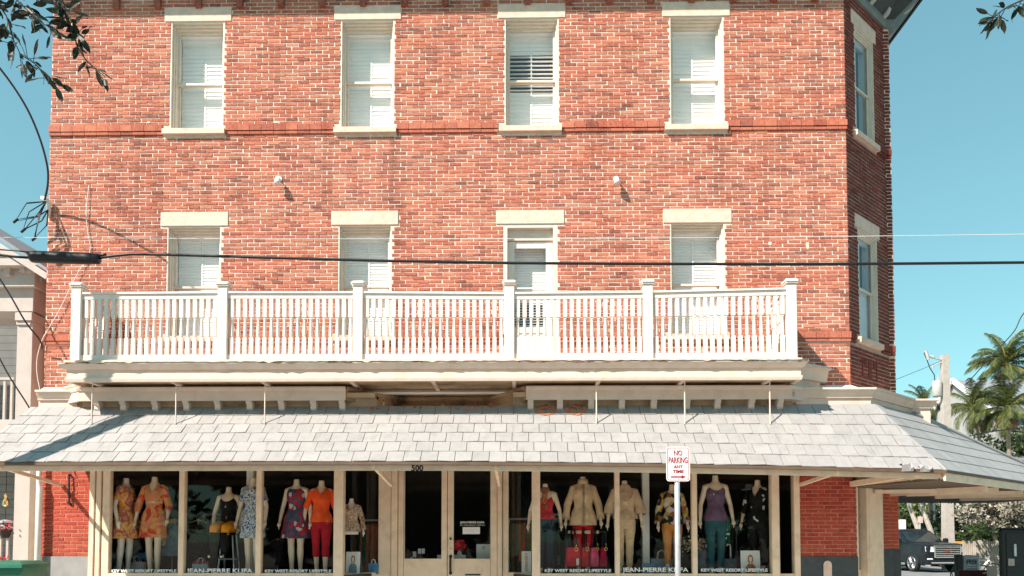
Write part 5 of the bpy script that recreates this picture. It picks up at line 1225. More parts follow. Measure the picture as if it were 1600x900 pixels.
ctube('cable', [(50, 403, CP), (20, 401, CP), (0, 398.5, CP), (-60, 394, CP), (-400, 380, CP), (-900, 350, CP)], .012); ctube('cable', [(60, 397, CP), (30, 392, CP), (0, 390, CP), (-60, 386, CP), (-400, 372, CP), (-900, 340, CP)], .007)
ctube('clip', [(43, 395, CP), (50, 396, CP)], .018); ctube('clip', [(156, 399, CP), (166, 397.5, CP)], .012)
cable('thin pale wire strung straight across the brick wall below the lintels', [(-900, 366, 5.2), (-60, 370.5, 5.2), (400, 373, 5.2), (800, 373, 5.2), (1200, 370.5, 5.2), (1660, 365, 5.2), (2600, 350, 5.2)], .0028, 'whitewire', 'overhead_wire', 'wire')
cable('black service cable sweeping down the left edge of the building', [(-200, -120, 3.2), (-60, 40, 2.4), (0, 107, 2.0), (38, 162, 1.4), (60, 210, 1.0), (73, 255, .6), (75, 285, .35), (70, 312, .15)], .016, 'black', 'service_cable')
t = thing('weatherhead', 'white weatherhead with black drip loops at the left brick edge', 'service head', W(74, 316, .06))
MB().tube([W(76, 338, .04), W(76, 318, .06), W(72, 311, .10), W(64, 309, .12)], [.03, .036, .045, .03], 10).build('cap', M['white'], t, smooth=True)
rg = random.Random(8)
for ex, ey in ((24, 346), (26, 343), (36, 360), (40, 357), (53, 373), (55, 371)):
    P = [W(72, 315, .12), W((72 + ex) / 2 + rg.uniform(-10, 6), (315 + ey) / 2 - rg.uniform(4, 14), .3), W(ex, ey, .25), W((72 + ex) / 2 + 10, (320 + ey) / 2 + 6, .2), W(75, 328, .08)]
    MB().tube(P, .009, 6).build('drip_loop', M['black'], t, smooth=True)
for ex, ey in ((24, 346), (36, 361), (53, 374)): MB().tube([W(ex - 3, ey + 2, .25), W(ex + 4, ey - 4, .25)], .02, 6).build('splice', M['black'], t)
cable('pale loose wire running down the brick at the left of the balcony', [(139, 290, .03), (135, 330, .04), (137, 360, .03), (141, 385, .03), (138, 400, .04), (128, 416, .04), (114, 441, .05), (95, 480, .05), (78, 510, .05), (66, 531, .06), (58, 560, .08), (58, 585, .08), (63, 612, .08)], .006, 'whitewire', 'loose_wire', 'wire')
cable('dark cable slanting across the white porch from upper left', [(-30, 390, .5), (12, 455, .45), (40, 503, .4), (62, 531, .2), (66, 545, .1)], .013, 'black', 'service_cable')
cable('dark cable slanting across the lower porch railing', [(-30, 500, .4), (10, 580, .4), (50, 645, .35), (70, 700, .3)], .012, 'black', 'service_cable')

# ================================================================== WOODEN POLE LEFT (out of frame, its shadow crosses the awning)
ux = WX(172, .9, 470) - 1.15 * 2.1; ztop_ = ZCAP + 1.4 * 2.1 + .02
t = thing('utility_pole', 'wooden utility pole at the kerb left of the brick building', 'utility pole', (ux, -3.0, 0), 'utility poles')
MB().tube([(ux, -3, -.1), (ux, -3, ztop_)], [.16, .135], 14).build('pole', M['twig'], t, smooth=True)

# ================================================================== TREES
def leaf_card(mb, p, d, L, w, tone=.5):
    d = d.normalized(); s = d.cross(Vector((random.uniform(-1, 1), random.uniform(-1, 1), random.uniform(-.2, 1)))).normalized() * w; n = d.cross(s).normalized() * w * .25
    mb.add([p, p + d * L * .35 + s - n, p + d * L * .75 + s * .7 - n, p + d * L, p + d * L * .75 - s * .7 - n, p + d * L * .35 - s - n, p + d * L * .5], [(0, 1, 6), (1, 2, 6), (2, 3, 6), (3, 4, 6), (4, 5, 6), (5, 0, 6)], tone)
def foliage_mat(name, stops, rough=.6):
    m, n, b, pos = base(name, rough, 0, .25); at = node(n, 'ShaderNodeAttribute', attribute_name='tone')
    c = ramp(n, stops, at.outputs['Fac']); n.links.new(c, b.inputs['Base Color'])
    b.inputs['Subsurface Weight'].default_value = 0
    return m
M['silver'] = foliage_mat('silvery grey leaf', [(0, (.07, .072, .05)), (.5, (.27, .25, .19)), (1, (.50, .46, .37))])
M['bush'] = foliage_mat('yellow green leaf', [(0, (.03, .06, .015)), (.5, (.09, .13, .025)), (1, (.20, .22, .05))])
M['deepgreen'] = foliage_mat('deep green leaf', [(0, (.015, .03, .012)), (.5, (.035, .06, .02)), (1, (.07, .10, .03))])
M['frond'] = foliage_mat('palm frond green', [(0, (.03, .038, .012)), (.4, (.05, .072, .016)), (.8, (.10, .115, .027)), (1, (.22, .18, .06))])
M['deadfrond'] = mat('dry brown frond', (.30, .15, .07), .9, .3, 5, .2)
M['palmtrunk'] = mat('palm trunk', (.24, .19, .14), .9, .2, 9, .5)
M['palecork'] = mat('pale bark', (.42, .38, .32), .9, .2, 4, .4)
def blob_crown(mb, c, rad, n, clumps, L, w, rg):
    cl = [(c + Vector((rg.gauss(0, .5) * rad.x, rg.gauss(0, .5) * rad.y, rg.gauss(0, .45) * rad.z)), rg.uniform(.22, .40)) for _ in range(clumps)]
    for _ in range(n):
        cc, k = cl[rg.randrange(clumps)]; d = Vector((rg.gauss(0, 1), rg.gauss(0, 1), rg.gauss(0, 1))).normalized(); p = cc + Vector((d.x * rad.x, d.y * rad.y, d.z * rad.z)) * k * rg.uniform(.55, 1.05)
        dd = (d + Vector((rg.uniform(-.7, .7), rg.uniform(-.7, .7), rg.uniform(-.5, .6)))).normalized(); s = dd.orthogonal().normalized(); s = (s * math.cos(rg.uniform(0, 6)) + dd.cross(s) * math.sin(rg.uniform(0, 6))) * w
        mb.add([p, p + dd * L * .5 + s, p + dd * L, p + dd * L * .5 - s], [(0, 1, 2, 3)], min(1, max(0, rg.gauss(.5, .25))))
    return cl
def street_tree(x, y, h, rad, label, seed):
    rg = random.Random(seed); t = thing('street_tree', label, 'tree', (x, y, 0), 'street trees'); mb = MB()
    mb.tube([(x, y, -.2), (x + .1, y, h * .3), (x - .05, y + .1, h * .6)], [.26, .2, .15], 10); c = Vector((x, y, h)); crown = MB()
    cl = blob_crown(crown, c, Vector((rad, rad, rad * .6)), 5200, 34, .14, .035, rg)
    for cc, k in cl[:16]: mb.tube([(x - .05, y + .1, h * .58), Vector((x, y, h * .65)).lerp(cc, .5) + Vector((0, 0, -.1)), cc], [.09, .05, .02], 6)
    mb.build('trunk', M['twig'], t); crown.build('crown', M['deepgreen'], t); return t
TL_ = street_tree(-8.4, -9.2, 7.3, 2.3, 'leafy street tree left of the view whose twigs hang over the top left', 11)
TR_ = street_tree(7.8, -9.0, 7.3, 2.2, 'leafy street tree right of the view with one twig at the top right', 12)
LM = []
for i in range(5):
    mb = MB(); rg = random.Random(40 + i); L, w = .085 + .02 * rg.random(), .019 + .006 * rg.random(); pts = []
    for k in range(7):
        t_ = k / 6; ww = w * math.sin(math.pi * min(1, t_ * .92 + .06)) ** .8 * (1 - .25 * t_); zz = -.12 * L * t_ ** 2 * rg.uniform(.6, 2)
        pts.append([(t_ * L, -ww, zz - .15 * ww), (t_ * L, 0, zz), (t_ * L, ww, zz - .15 * ww)])
    vs = [v for r_ in pts for v in r_]; fs = [(i_ * 3 + k, i_ * 3 + k + 1, i_ * 3 + k + 4, i_ * 3 + k + 3) for i_ in range(6) for k in range(2)]
    LM.append(mb.add(vs, fs).mesh('leaf', M['leaf']))
def twig_branch(tree, pts, p0, nleaf, spread, seed, start):
    rg = random.Random(seed); P = [W(a, b, p0 + c) for a, b, c in pts]; br = MB().tube([start] + P, [.008] + [.0065 - .005 * i / len(P) for i in range(len(P))], 6).build('branch', M['twig'], tree)
    cum = [0]
    for a, b in zip(P, P[1:]): cum.append(cum[-1] + (b - a).length)
    for i in range(nleaf):
        u = cum[-1] * (1 - rg.random() ** 1.25 * .9)
        for k in range(len(P) - 1):
            if cum[k + 1] >= u: break
        a = P[k].lerp(P[k + 1], (u - cum[k]) / max(1e-4, cum[k + 1] - cum[k])); dr = (P[k + 1] - P[k]).normalized()
        d = (dr * rg.uniform(-.1, .9) + Vector((rg.gauss(0, .8), rg.gauss(0, .5), rg.gauss(-.35, .6)))).normalized(); st = rg.uniform(.01, spread); q = a + d * st
        if st > .04: MB().tube([a, q], .0025, 4).build('twig', M['twig'], br)
        o = bpy.data.objects.new('leaf', LM[rg.randrange(5)]); COL.objects.link(o); o.parent = br; o.location = q - WLOC[br]; o.rotation_mode = 'QUATERNION'; o.rotation_quaternion = d.to_track_quat('X', 'Z') @ Matrix.Rotation(rg.uniform(-1.4, 1.4), 3, 'X').to_quaternion(); s = rg.uniform(.75, 1.25); o.scale = (s, s, s)
bl = Vector((-7.6, -9.0, 7.2))
PB_ = 7.2
twig_branch(TL_, [(-60, -30, 0), (0, 10, 0), (10, 25, .0), (20, 60, .05), (32, 85, .1), (55, 100, .1), (78, 122, .12)], PB_, 62, .09, 1, bl)
twig_branch(TL_, [(20, -40, 0), (28, 2, 0), (45, 18, .05), (60, 32, .05), (82, 46, .05)], PB_, 40, .07, 2, bl)
twig_branch(TL_, [(60, -50, 0), (88, 0, .0), (104, 22, .1), (120, 45, .1), (128, 68, .1)], PB_, 58, .08, 3, bl)
twig_branch(TL_, [(104, 22, .1), (122, 75, .1), (135, 95, .1), (150, 108, .1), (164, 120, .1)], PB_, 18, .06, 4, W(88, 0, PB_))
twig_branch(TL_, [(-40, -20, 0), (0, 9, 0), (12, 8, 0), (20, -4, 0)], PB_, 2, .05, 5, bl)
twig_branch(TR_, [(1660, -40, 0), (1598, 0, 0), (1575, 10, 0), (1558, 22, 0), (1548, 34, 0)], 7.0, 46, .06, 6, Vector((7.2, -8.8, 7.0)))

for i, (x, y, h, r_) in enumerate(((-24, -30, 4.0, 4.6), (-14, -33, 4.4, 4.8), (-5, -31, 3.9, 4.4), (5, -32, 4.3, 4.8), (14, -30, 4.0, 4.5), (24, -32, 4.4, 4.8))):  # unseen row added to block low sky light and darken glass reflections
    rg = random.Random(70 + i); t = thing('street_tree', ('first', 'second', 'third', 'fourth', 'fifth', 'sixth')[i] + ' unseen low tree from the left in a row added to cut sky light', 'tree', (x, y, 0), 'unseen trees added to cut sky light'); cr = MB(); cl = blob_crown(cr, Vector((x, y, h)), Vector((r_, 2.6, 3.6)), 3600, 34, .75, .22, rg)
    mb = MB()
    for k in range(4): mb.tube([(x, y, -.1), (x + (cl[k][0].x - x) * .4, y, h * .5), cl[k][0]], [.25, .15, .05], 6)
    mb.build('trunk', M['twig'], t); cr.build('crown', M['deepgreen'], t)

for x, y, lab in ((36, -12, 'big unseen tree added beyond the right end of the street to cut sky light'), (40, 4, 'big unseen tree added across the side street to cut sky light')):  # added out of view to hold sky light off the chamfer
    rg = random.Random(int(x)); t = thing('street_tree', lab, 'tree', (x, y, 0), 'unseen trees added to cut sky light'); cr = MB(); cl = blob_crown(cr, Vector((x, y, 6)), Vector((4, 6, 5)), 4200, 34, .75, .22, rg); mb = MB()
    for k in range(4): mb.tube([(x, y, -.1), (x + (cl[k][0].x - x) * .4, y, 3), cl[k][0]], [.3, .2, .06], 6)
    mb.build('trunk', M['twig'], t); cr.build('crown', M['deepgreen'], t)
# palms
FR_M = {}
def frond_mesh(L, elev, droop, seed, m):
    rg = random.Random(seed); mb = MB(); pts = []; n = 26; p = Vector((0, 0, 0)); ang = elev
    for i in range(n + 1):
        pts.append(p.copy()); p = p + Vector((math.cos(ang), 0, math.sin(ang))) * (L / n); ang -= droop / n * (.4 + 1.2 * i / n)
    mb.tube(pts, [.035 * L / 3 * (1 - .85 * i / n) for i in range(n + 1)], 5, tone=.95)
    for i in range(3, n + 1):
        t = i / n; d = (pts[i] - pts[i - 1]).normalized(); ll = L * .30 * math.sin(math.pi * (t * .82 + .12)) ** .7; w = .020 * L / 3 * 2.6
        for s in (-1, 1):
            for q in (0, .5):
                b = pts[i].lerp(pts[i - 1], q); dd = (d * .75 + Vector((0, s, 0)) * .85 + Vector((0, 0, -.25 + rg.uniform(-.2, .1)))).normalized(); u = d * w
                mid = b + dd * ll * .55; tip = b + dd * ll * rg.uniform(.85, 1.05) + Vector((0, 0, -ll * rg.uniform(.22, .5)))
                mb.add([b - u * .5, b + u * .5, mid + u * .5, tip, mid - u * .5], [(0, 1, 2, 4), (4, 2, 3)], min(1, max(0, rg.gauss(.45, .22))))
    return mb.mesh('frond', m)
def palm(label, px, py, depth, L, nf, seed, lean=0, dead=3, trunk_r=.15, name='palm_tree'):
    rg = random.Random(seed); c = DP(px, py, depth); bx = c.x + lean; t = thing(name, label, 'palm', (bx, c.y, 0), 'palms along the side street')
    MB().tube([(bx, c.y, -.2), (bx - lean * .25, c.y, c.z * .35), (bx - lean * .7, c.y, c.z * .75), (c.x, c.y, c.z)], [trunk_r * 1.35, trunk_r, trunk_r * .85, trunk_r * .8], 10).build('trunk', M['palmtrunk'], t)
    for i in range(nf):
        e = (85, 60, 40, 20, 0, -18)[i % 6] + rg.uniform(-8, 8); key = (round(L, 1), i % 6)
        if key not in FR_M: FR_M[key] = frond_mesh(L, R(e), R(60 + 12 * (i % 6)), i, M['frond'])
        inst('frond', FR_M[key], (c.x, c.y, c.z + .05), t, rg.uniform(0, 6.283) if i > 6 else i * 1.05)
    for i in range(dead):
        key = (round(L * .55, 1), 'd')
        if key not in FR_M: FR_M[key] = frond_mesh(L * .55, R(-35), R(60), 99, M['deadfrond'])
        inst('dry_frond', FR_M[key], (c.x, c.y, c.z - .1), t, i * 2.1 + .7)
palm('tall coconut palm rising behind the grey roofed house', 1572, 572, 74, 3.9, 30, 5, 0, 4, .2)
palm('bushy young palm left of centre in front of the grey roofed house', 1521, 640, 46, 1.9, 26, 6, 1.2, 2, .10)
palm('bushy palm with drooping brown skirt in front of the grey roofed house', 1573, 640, 44, 2.1, 28, 7, .2, 7, .13)
palm('slim palm seen just left of the concrete utility pole', 1444, 632, 50, 1.6, 18, 8, .3, 1, .09)

# concrete utility pole with transformer
dpt = 42; b0 = DP(1481, 845, dpt); tp = DP(1476, 555, dpt)
t = thing('utility_pole', 'square pale concrete utility pole with a transformer on its left side', 'utility pole', (b0.x, b0.y, 0), 'utility poles')
w0, w1 = .24, .16
MB().loft([[(b0.x + sx * w0, b0.y + sy * w0, -.2) for sx, sy in ((-1, -1), (1, -1), (1, 1), (-1, 1))], [(tp.x + sx * w1, b0.y + sy * w1, tp.z) for sx, sy in ((-1, -1), (1, -1), (1, 1), (-1, 1))]], True, True).build('pole', M['concrete'], t)
a = DP(1466, 620, dpt); MB().lathe((a.x - .05, a.y, a.z), [(.20, 0), (.24, .05), (.24, .78), (.20, .84), (.06, .86)], 14).build('transformer', M['bracketgrey'], t, smooth=True)
MB().bar(a + Vector((.15, 0, .4)), a + Vector((.5, 0, .4)), .08, .1).build('bracket', M['steel'], t)
MB().tube([a + Vector((-.02, -.05, .86)), a + Vector((-.02, -.05, 1.15))], [.05, .025], 8).build('bushing', M['bracketgrey'], t)
def seg(name, pts, r, m='steel'): MB().tube([DP(x, y, dpt) for x, y in pts], r, 6).build(name, M[m], t)
seg('arm', [(1471, 562), (1455, 558)], .05); seg('insulator', [(1458, 558), (1452, 556)], [.09, .05], 'bracketgrey'); seg('arm', [(1471, 566), (1456, 573)], .04)
seg('fuse', [(1446, 548), (1450, 562)], .09, 'bracketgrey'); seg('jumper', [(1446, 548), (1444, 552), (1449, 564), (1453, 575), (1460, 586), (1461, 600)], .025, 'black'); seg('insulator', [(1456, 572), (1457, 575)], .08, 'bracketgrey')
seg('wire', [(1470, 564), (1440, 577), (1405, 591), (1340, 615)], .012, 'black')
seg('wire', [(1470, 672), (1442, 655)], .06)
cable('dark wire crossing the sky at the right edge above the coconut palm', [(1640, 450, D - 45), (1600, 489, D - 45), (1585, 517, D - 45), (1560, 545, D - 45), (1510, 600, D - 45)], .03)
cable('dark wires strung below the palms towards the right edge', [(1450, 700, D - 40), (1530, 678, D - 40), (1600, 668, D - 40), (1680, 660, D - 40)], .03)

# grey roofed house
hd = 58; H = DP(1493, 594, hd); hx0, hy, hz = H.x, H.y, H.z; ez = DP(1460, 664, hd).z; run = 5.2
t = thing('grey_roofed_house', 'pale two storey house with a grey metal roof behind the palms', 'house', (hx0 + 8, hy, 0))
MB().add([(hx0 - .2, hy - run, ez), (hx0 + 26, hy - run, ez), (hx0 + 26, hy, hz), (hx0 - .2, hy, hz), (hx0 - .2, hy + run, ez), (hx0 + 26, hy + run, ez)], [(0, 1, 2, 3), (3, 2, 5, 4)]).build('roof', M['greyroof'], t)
mb = MB(); mb.add([(hx0, hy - run + .5, 0), (hx0, hy + run - .5, 0), (hx0, hy + run - .5, ez + .3), (hx0, hy, hz - .1), (hx0, hy - run + .5, ez + .3)], [(0, 1, 2, 3, 4)]); mb.add([(hx0, hy - run + .5, 0), (hx0 + 25, hy - run + .5, 0), (hx0 + 25, hy - run + .5, ez + .35), (hx0, hy - run + .5, ez + .35)], [(0, 1, 2, 3)]); mb.build('wall', M['sidingpale'], t)
MB().bar((hx0 - .25, hy - run, ez), (hx0 - .25, hy, hz), .12, .35).build('rake_board', M['white'], t); MB().bar((hx0 - .25, hy, hz), (hx0 - .25, hy + run, ez), .12, .35).build('rake_board', M['white'], t)
for k, (wx, wz) in enumerate(((2.2, ez - 2.4), (5.4, ez - 2.4), (8.6, ez - 2.4), (2.2, 2.2), (5.4, 2.2))):
    f_ = MB().box(hx0 + wx, hx0 + wx + 1.2, hy - run + .38, hy - run + .49, wz, wz + 1.8).build('window', M['white'], t)
    MB().box(hx0 + wx + .12, hx0 + wx + 1.08, hy - run + .36, hy - run + .378, wz + .12, wz + 1.68).build('pane', M['siding'], f_)
MB().add([(hx0 - 1, hy - run - 4.5, ez - 3.6), (hx0 + 25, hy - run - 4.5, ez - 3.6), (hx0 + 25, hy - run + .3, ez - 2.7), (hx0 - 1, hy - run + .3, ez - 2.7)], [(0, 1, 2, 3)]).build('porch_roof', M['greyroof'], t)
MB().box(hx0 - 1, hx0 + 25, hy - run - 4.5, hy - run - 4.4, ez - 3.95, ez - 3.62).build('porch_fascia', M['white'], t)
for x in range(5): MB().box(hx0 + x * 4.0, hx0 + x * 4 + .3, hy - run - 4.3, hy - run - 4.0, 0, ez - 3.95).build('porch_post', M['white'], t)

# silver shrub tree, background greenery
rg = random.Random(21)
c = DP(1590, 792, 31); t = thing('silver_shrub', 'broad silvery grey leaved shrub tree at the far corner', 'tree', (c.x, c.y, 0)); cr = MB()
cl = blob_crown(cr, c + Vector((.3, 0, .1)), Vector((1.75, 1.3, .85)), 16000, 80, .15, .05, rg); cr.build('crown', M['silver'], t); mb = MB()
for k in range(9): e = cl[k][0]; mb.tube([(c.x + rg.uniform(-.4, .6), c.y, -.1), (c.x + (e.x - c.x) * .4, c.y, 1.2), e], [.09, .06, .02], 6)
mb.build('trunk', M['twig'], t)
for px, py, dp, rx, rz, m_, lab, n_ in ((1428, 800, 62, 4.2, 2.6, 'bush', 'yellow green bushy tree seen past the brick corner', 5200), (1470, 795, 70, 4.5, 3.2, 'deepgreen', 'dark green tree behind the concrete pole', 4200), (1572, 850, 47, 2.6, 1.3, 'deepgreen', 'dark hedge tree under the silvery shrub', 4200), (1610, 690, 52, 3.0, 1.6, 'deepgreen', 'dark bushy tree beside the porch of the grey roofed house', 3000), (1505, 805, 50, 3.0, 2.6, 'deepgreen', 'dark leafy tree between the concrete pole and the silvery shrub', 3600), (1413, 822, 55, 1.8, 1.3, 'deepgreen', 'low dark bush beside the brick corner', 1500)):
    c = DP(px, py, dp); t = thing('bushy_tree', lab, 'tree', (c.x, c.y, 0), 'trees along the side street'); cr = MB(); cl = blob_crown(cr, c, Vector((rx, rx * .7, rz)), n_, 30, .30, .085, rg); cr.build('crown', M[m_], t)
    mb = MB()
    for k in range(5): mb.tube([(c.x + rg.uniform(-.2, .2), c.y, -.1), ((c.x + cl[k][0].x) / 2, c.y, c.z * .5), cl[k][0]], [.14, .09, .03], 6)
    mb.build('trunk', M['twig'], t)
for (a0, a1), (b0_, b1), lab in (((1434, 826), (1414, 772), 'left of two leaning pale trunks beyond the brick corner'), ((1453, 826), (1432, 772), 'right of two leaning pale trunks beyond the brick corner')):
    a, b = DP(a0, a1, 48), DP(b0_, b1, 48); k = b + (b - a) * .8; cr = MB(); blob_crown(cr, k, Vector((2.2, 1.6, 1.0)), 1500, 14, .3, .08, rg)
    t = thing('leaning_tree', lab, 'tree', (a.x + .6, a.y, 0), 'leaning pale trunks'); MB().tube([(a.x + .6, a.y, -.1), a, b, k], [.18, .15, .12, .08], 8).build('trunk', M['palecork'], t); cr.build('crown', M['bush'], t)
a = DP(1460, 830, 50); tag(MB().tube([(a.x, a.y, 0), (a.x, a.y, DP(1459, 765, 50).z + 3)], .11, 8).build('lamp_pole', M['steel']), 'slim pale metal pole left of the concrete utility pole', 'pole')
a, b = DP(1434, 807, 46), DP(1442, 817, 46); t = thing('street_sign', 'small pale pink street sign beyond the dark vehicle', 'sign', ((a.x + b.x) / 2, a.y, 0)); MB().box(a.x, b.x, a.y, a.y + .03, b.z, a.z).build('panel', mat('faded pink sign', (.6, .42, .38), .6), t); MB().tube([((a.x + b.x) / 2, a.y + .05, 0), ((a.x + b.x) / 2, a.y + .05, b.z)], .04, 6).build('post', M['steel'], t)
a, b = DP(1405, 812, 44), DP(1417, 860, 44); tag(MB().bbox(a.x - 2, b.x, a.y, a.y + .2, 0, a.z, .03).build('white_wall', M['white']), 'white garden wall end seen past the brick corner', 'wall')

# picket fence
a, b = DP(1506, 878, 33), DP(1612, 878, 33); zt = DP(1530, 845, 33).z; t = thing('picket_fence', 'weathered grey picket fence under the silvery shrub', 'fence', ((a.x + b.x) / 2, a.y, 0)); n = 34
pk = MB().bbox(-.035, .035, -.012, .012, 0, zt, .006).mesh('picket', M['palecork'])
for i in range(n): inst('picket', pk, (a.x + (b.x - a.x) * i / n, a.y + random.uniform(-.01, .01), random.uniform(-.04, .04)), t)
for z in (.35, zt - .25): MB().box(a.x, b.x, a.y + .02, a.y + .05, z, z + .08).build('rail', M['palecork'], t)

# orange road barrier
a, b = DP(1492, 846, 44), DP(1511, 872, 44); t = thing('orange_barrier', 'orange folding barrier behind the front of the dark vehicle', 'barrier', ((a.x + b.x) / 2, a.y, 0)); w_ = b.x - a.x
MB().bbox(a.x, b.x, a.y, a.y + .05, a.z - .35, a.z, .01).build('board', M['orange'], t)
for x in (a.x + .02, b.x - .06): MB().bar((x, a.y - .25, 0), (x, a.y, a.z), .06, .05).build('leg', M['orange'], t); MB().bar((x, a.y + .3, 0), (x, a.y + .05, a.z), .06, .05).build('leg', M['orange'], t)

# bicycles
def bicycle(label, px, py, depth, rz):
    c = DP(px, py, depth); t = thing('bicycle', label, 'bicycle', (c.x, c.y, -.0), 'bicycles at the far kerb'); t.rotation_euler.z = R(rz)
    for x in (-.52, .52):
        w = kid('wheel', MB().tube([(x + .33 * math.cos(k), 0, .34 + .33 * math.sin(k)) for k in [2 * math.pi * j / 20 for j in range(21)]], .018, 6, caps=False), M['black'], t)
        mb = MB()
        for j in range(8): mb.tube([(x, 0, .34), (x + .32 * math.cos(j * .785), 0, .34 + .32 * math.sin(j * .785))], .004, 4)
        kid('spokes', mb, M['steel'], w)
    kid('frame', MB().tube([(-.52, 0, .34), (-.12, 0, .30), (.38, 0, .78), (-.22, 0, .78), (-.12, 0, .30)], .018, 6).tube([(-.52, 0, .34), (-.22, 0, .78), (-.25, 0, .92)], .014, 6).tube([(.52, 0, .34), (.36, 0, .92)], .016, 6), M['steel'], t)
    kid('handlebar', MB().tube([(.30, -.28, .98), (.38, -.1, .98), (.36, 0, .93), (.38, .1, .98), (.30, .28, .98)], .012, 6), M['blackmetal'], t); kid('saddle', MB().loft([[(-.38, -.07, .93), (-.38, .07, .93), (-.38, .05, .97), (-.38, -.05, .97)], [(-.12, -.02, .93), (-.12, .02, .93), (-.12, .015, .96), (-.12, -.015, .96)]], True, True), M['black'], t)
bicycle('silver bicycle parked nearest the free paper box', 1516, 880, 27, 18); bicycle('silver bicycle parked behind, by the picket fence', 1527, 877, 29, -12)

# newspaper boxes and cabinet
a, b = DP(1505, 868, 17), DP(1532, 893, 17)
t = thing('newspaper_box', 'grey free paper box with a dark open side at the right corner', 'newspaper box', ((a.x + b.x) / 2, a.y, 0), 'newspaper boxes'); w_ = b.x - a.x
MB().bbox(a.x, b.x, a.y, a.y + .12, b.z - .1, a.z, .02).build('box', mat('grey painted steel', (.55, .58, .60), .5), t); MB().bbox(DP(1495, 870, 17).x, a.x - .003, a.y + .005, a.y + .12, b.z - .3, a.z + .02, .01).build('side', M['blackmetal'], t)
for x in (a.x + .05, b.x - .08): MB().box(x, x + .04, a.y + .1, a.y + .14, 0, b.z - .1).build('leg', M['blackmetal'], t)
lettering('FREE', .14, ((a.x + b.x) / 2, a.y - .004, DP(1518, 881.5, 17).z), M['letterblack'], t, fit=w_ * .6, bold=.003)
for py in (885, 888): MB().box(a.x + w_ * .22, b.x - w_ * .22, a.y - .004, a.y - .001, DP(1518, py + .8, 17).z, DP(1518, py, 17).z).build('print', M['blackmetal'], t)
q0, q1 = DP(1509, 876.5, 17), DP(1527, 890, 17); mb = MB()
for x0, x1, z0, z1 in ((q0.x, q1.x, q0.z - .008, q0.z), (q0.x, q1.x, q1.z, q1.z + .008), (q0.x, q0.x + .008, q1.z, q0.z), (q1.x - .008, q1.x, q1.z, q0.z)): mb.box(x0, x1, a.y - .003, a.y - .001, z0, z1)
mb.build('print_frame', M['blackmetal'], t)
a, b = DP(1500, 891, 15.6), DP(1559, 893, 15.6); t = thing('newspaper_box', 'low dark maroon newspaper box in front of the grey free paper box', 'newspaper box', ((a.x + b.x) / 2, a.y, 0), 'newspaper boxes')
MB().bbox(a.x, b.x, a.y, a.y + .14, .25, a.z, .02).build('box', mat('maroon painted steel', (.07, .008, .012), .4), t); MB().box(a.x + .04, b.x - .04, a.y - .006, a.y - .001, .45, a.z - .12).build('window', M['blackmetal'], t)
for x in (a.x + .05, b.x - .09): MB().box(x, x + .04, a.y + .1, a.y + .14, 0, .25).build('leg', M['blackmetal'], t)
MB().tube([(a.x + .42, a.y - .02, a.z - .06), (a.x + .50, a.y - .02, a.z - .04)], .012, 6).build('handle', M['steel'], t)
a, b = DP(1566, 827, 14.6), DP(1650, 900, 14.6); t = thing('utility_cabinet', 'tall dark green street cabinet at the right edge of the view', 'cabinet', ((a.x + b.x) / 2, a.y, 0))
MB().bbox(a.x, b.x, a.y, a.y + .14, 0, a.z, .02).build('body', mat('dark green cabinet paint', (.022, .03, .030), .45), t); MB().bbox(a.x + .06, b.x - .06, a.y - .02, a.y - .002, .12, a.z - .06, .006).build('door', mat('black green door paint', (.018, .024, .024), .4), t)
a2, b2 = DP(1575, 873, 14.58), DP(1585, 884, 14.58); MB().box(a2.x, b2.x, a.y - .026, a.y - .021, b2.z, a2.z).build('sticker', M['palecork'], t); a2, b2 = DP(1583, 850, 14.58), DP(1587, 869, 14.58); MB().box(a2.x, b2.x, a.y - .05, a.y - .021, b2.z, a2.z).build('handle', M['steel'], t)
MB().bbox(a.x - .03, b.x + .03, a.y - .03, a.y + .15, a.z, a.z + .03, .01).build('lid', M['blackmetal'], t)
tag(MB().bbox(DP(1556, 880, 15).x, DP(1557.8, 880, 15).x, DP(1556, 880, 15).y, DP(1556, 880, 15).y + .3, 0, DP(1556, 885, 15).z, .005).build('white_post', M['white']), 'thin white post between maroon box and dark cabinet', 'post')

# ================================================================== VEHICLE
def paint_mat():
    m, n, b, pos = base('black car paint', .35, 0, .2); b.inputs['Coat Weight'].default_value = .12; b.inputs['Coat Roughness'].default_value = .05
    n.links.new(ramp(n, [(.3, (.008, .010, .013)), (.7, (.014, .017, .021))], noise(n, pos, 3, 2)), b.inputs['Base Color']); return m
M['carpaint'] = paint_mat()
def dglass():
    m, n, b, pos = base('dark car glass', .05, 0, .6); n.links.new(ramp(n, [(.3, (.012, .016, .018)), (.7, (.02, .026, .028))], noise(n, pos, 2, 2)), b.inputs['Base Color']); return m
M['carglass'] = dglass(); M['chrome'] = mat('chrome trim', (.72, .73, .74), .16, .05, 9, 0, metal=1); M['tyre'] = mat('tyre rubber', (.018, .018, .018), .8, .2, 20, .2); M['lamp'] = mat('clear lamp lens', (.70, .72, .74), .12, .1, 25, 0, spec=.8); M['redbadge'] = mat('red badge', (.28, .07, .04), .4)
c = DP(1458, 889, 39.5)
S = thing('parked_car', 'large black utility vehicle with a chrome grille parked on the side street', 'car', (c.x, c.y + 2.2, -.085)); S.scale = (1.09, 1.09, 1.09); S.rotation_euler.z = R(7)
HW = 1.02
def ring(y, z0, z1, hw, zt, hwt, r=.10): return [(x, y, z) for x, z in ((-hw * .94, z0), (hw * .94, z0), (hw, z0 + .15), (hw * 1.01, z0 + .45), (hw, z1), (hwt + r, zt - .02), (hwt, zt), (0, zt + .025), (-hwt, zt), (-hwt - r, zt - .02), (-hw, z1), (-hw * 1.01, z0 + .45), (-hw, z0 + .15), (-hw * .94, z0))]
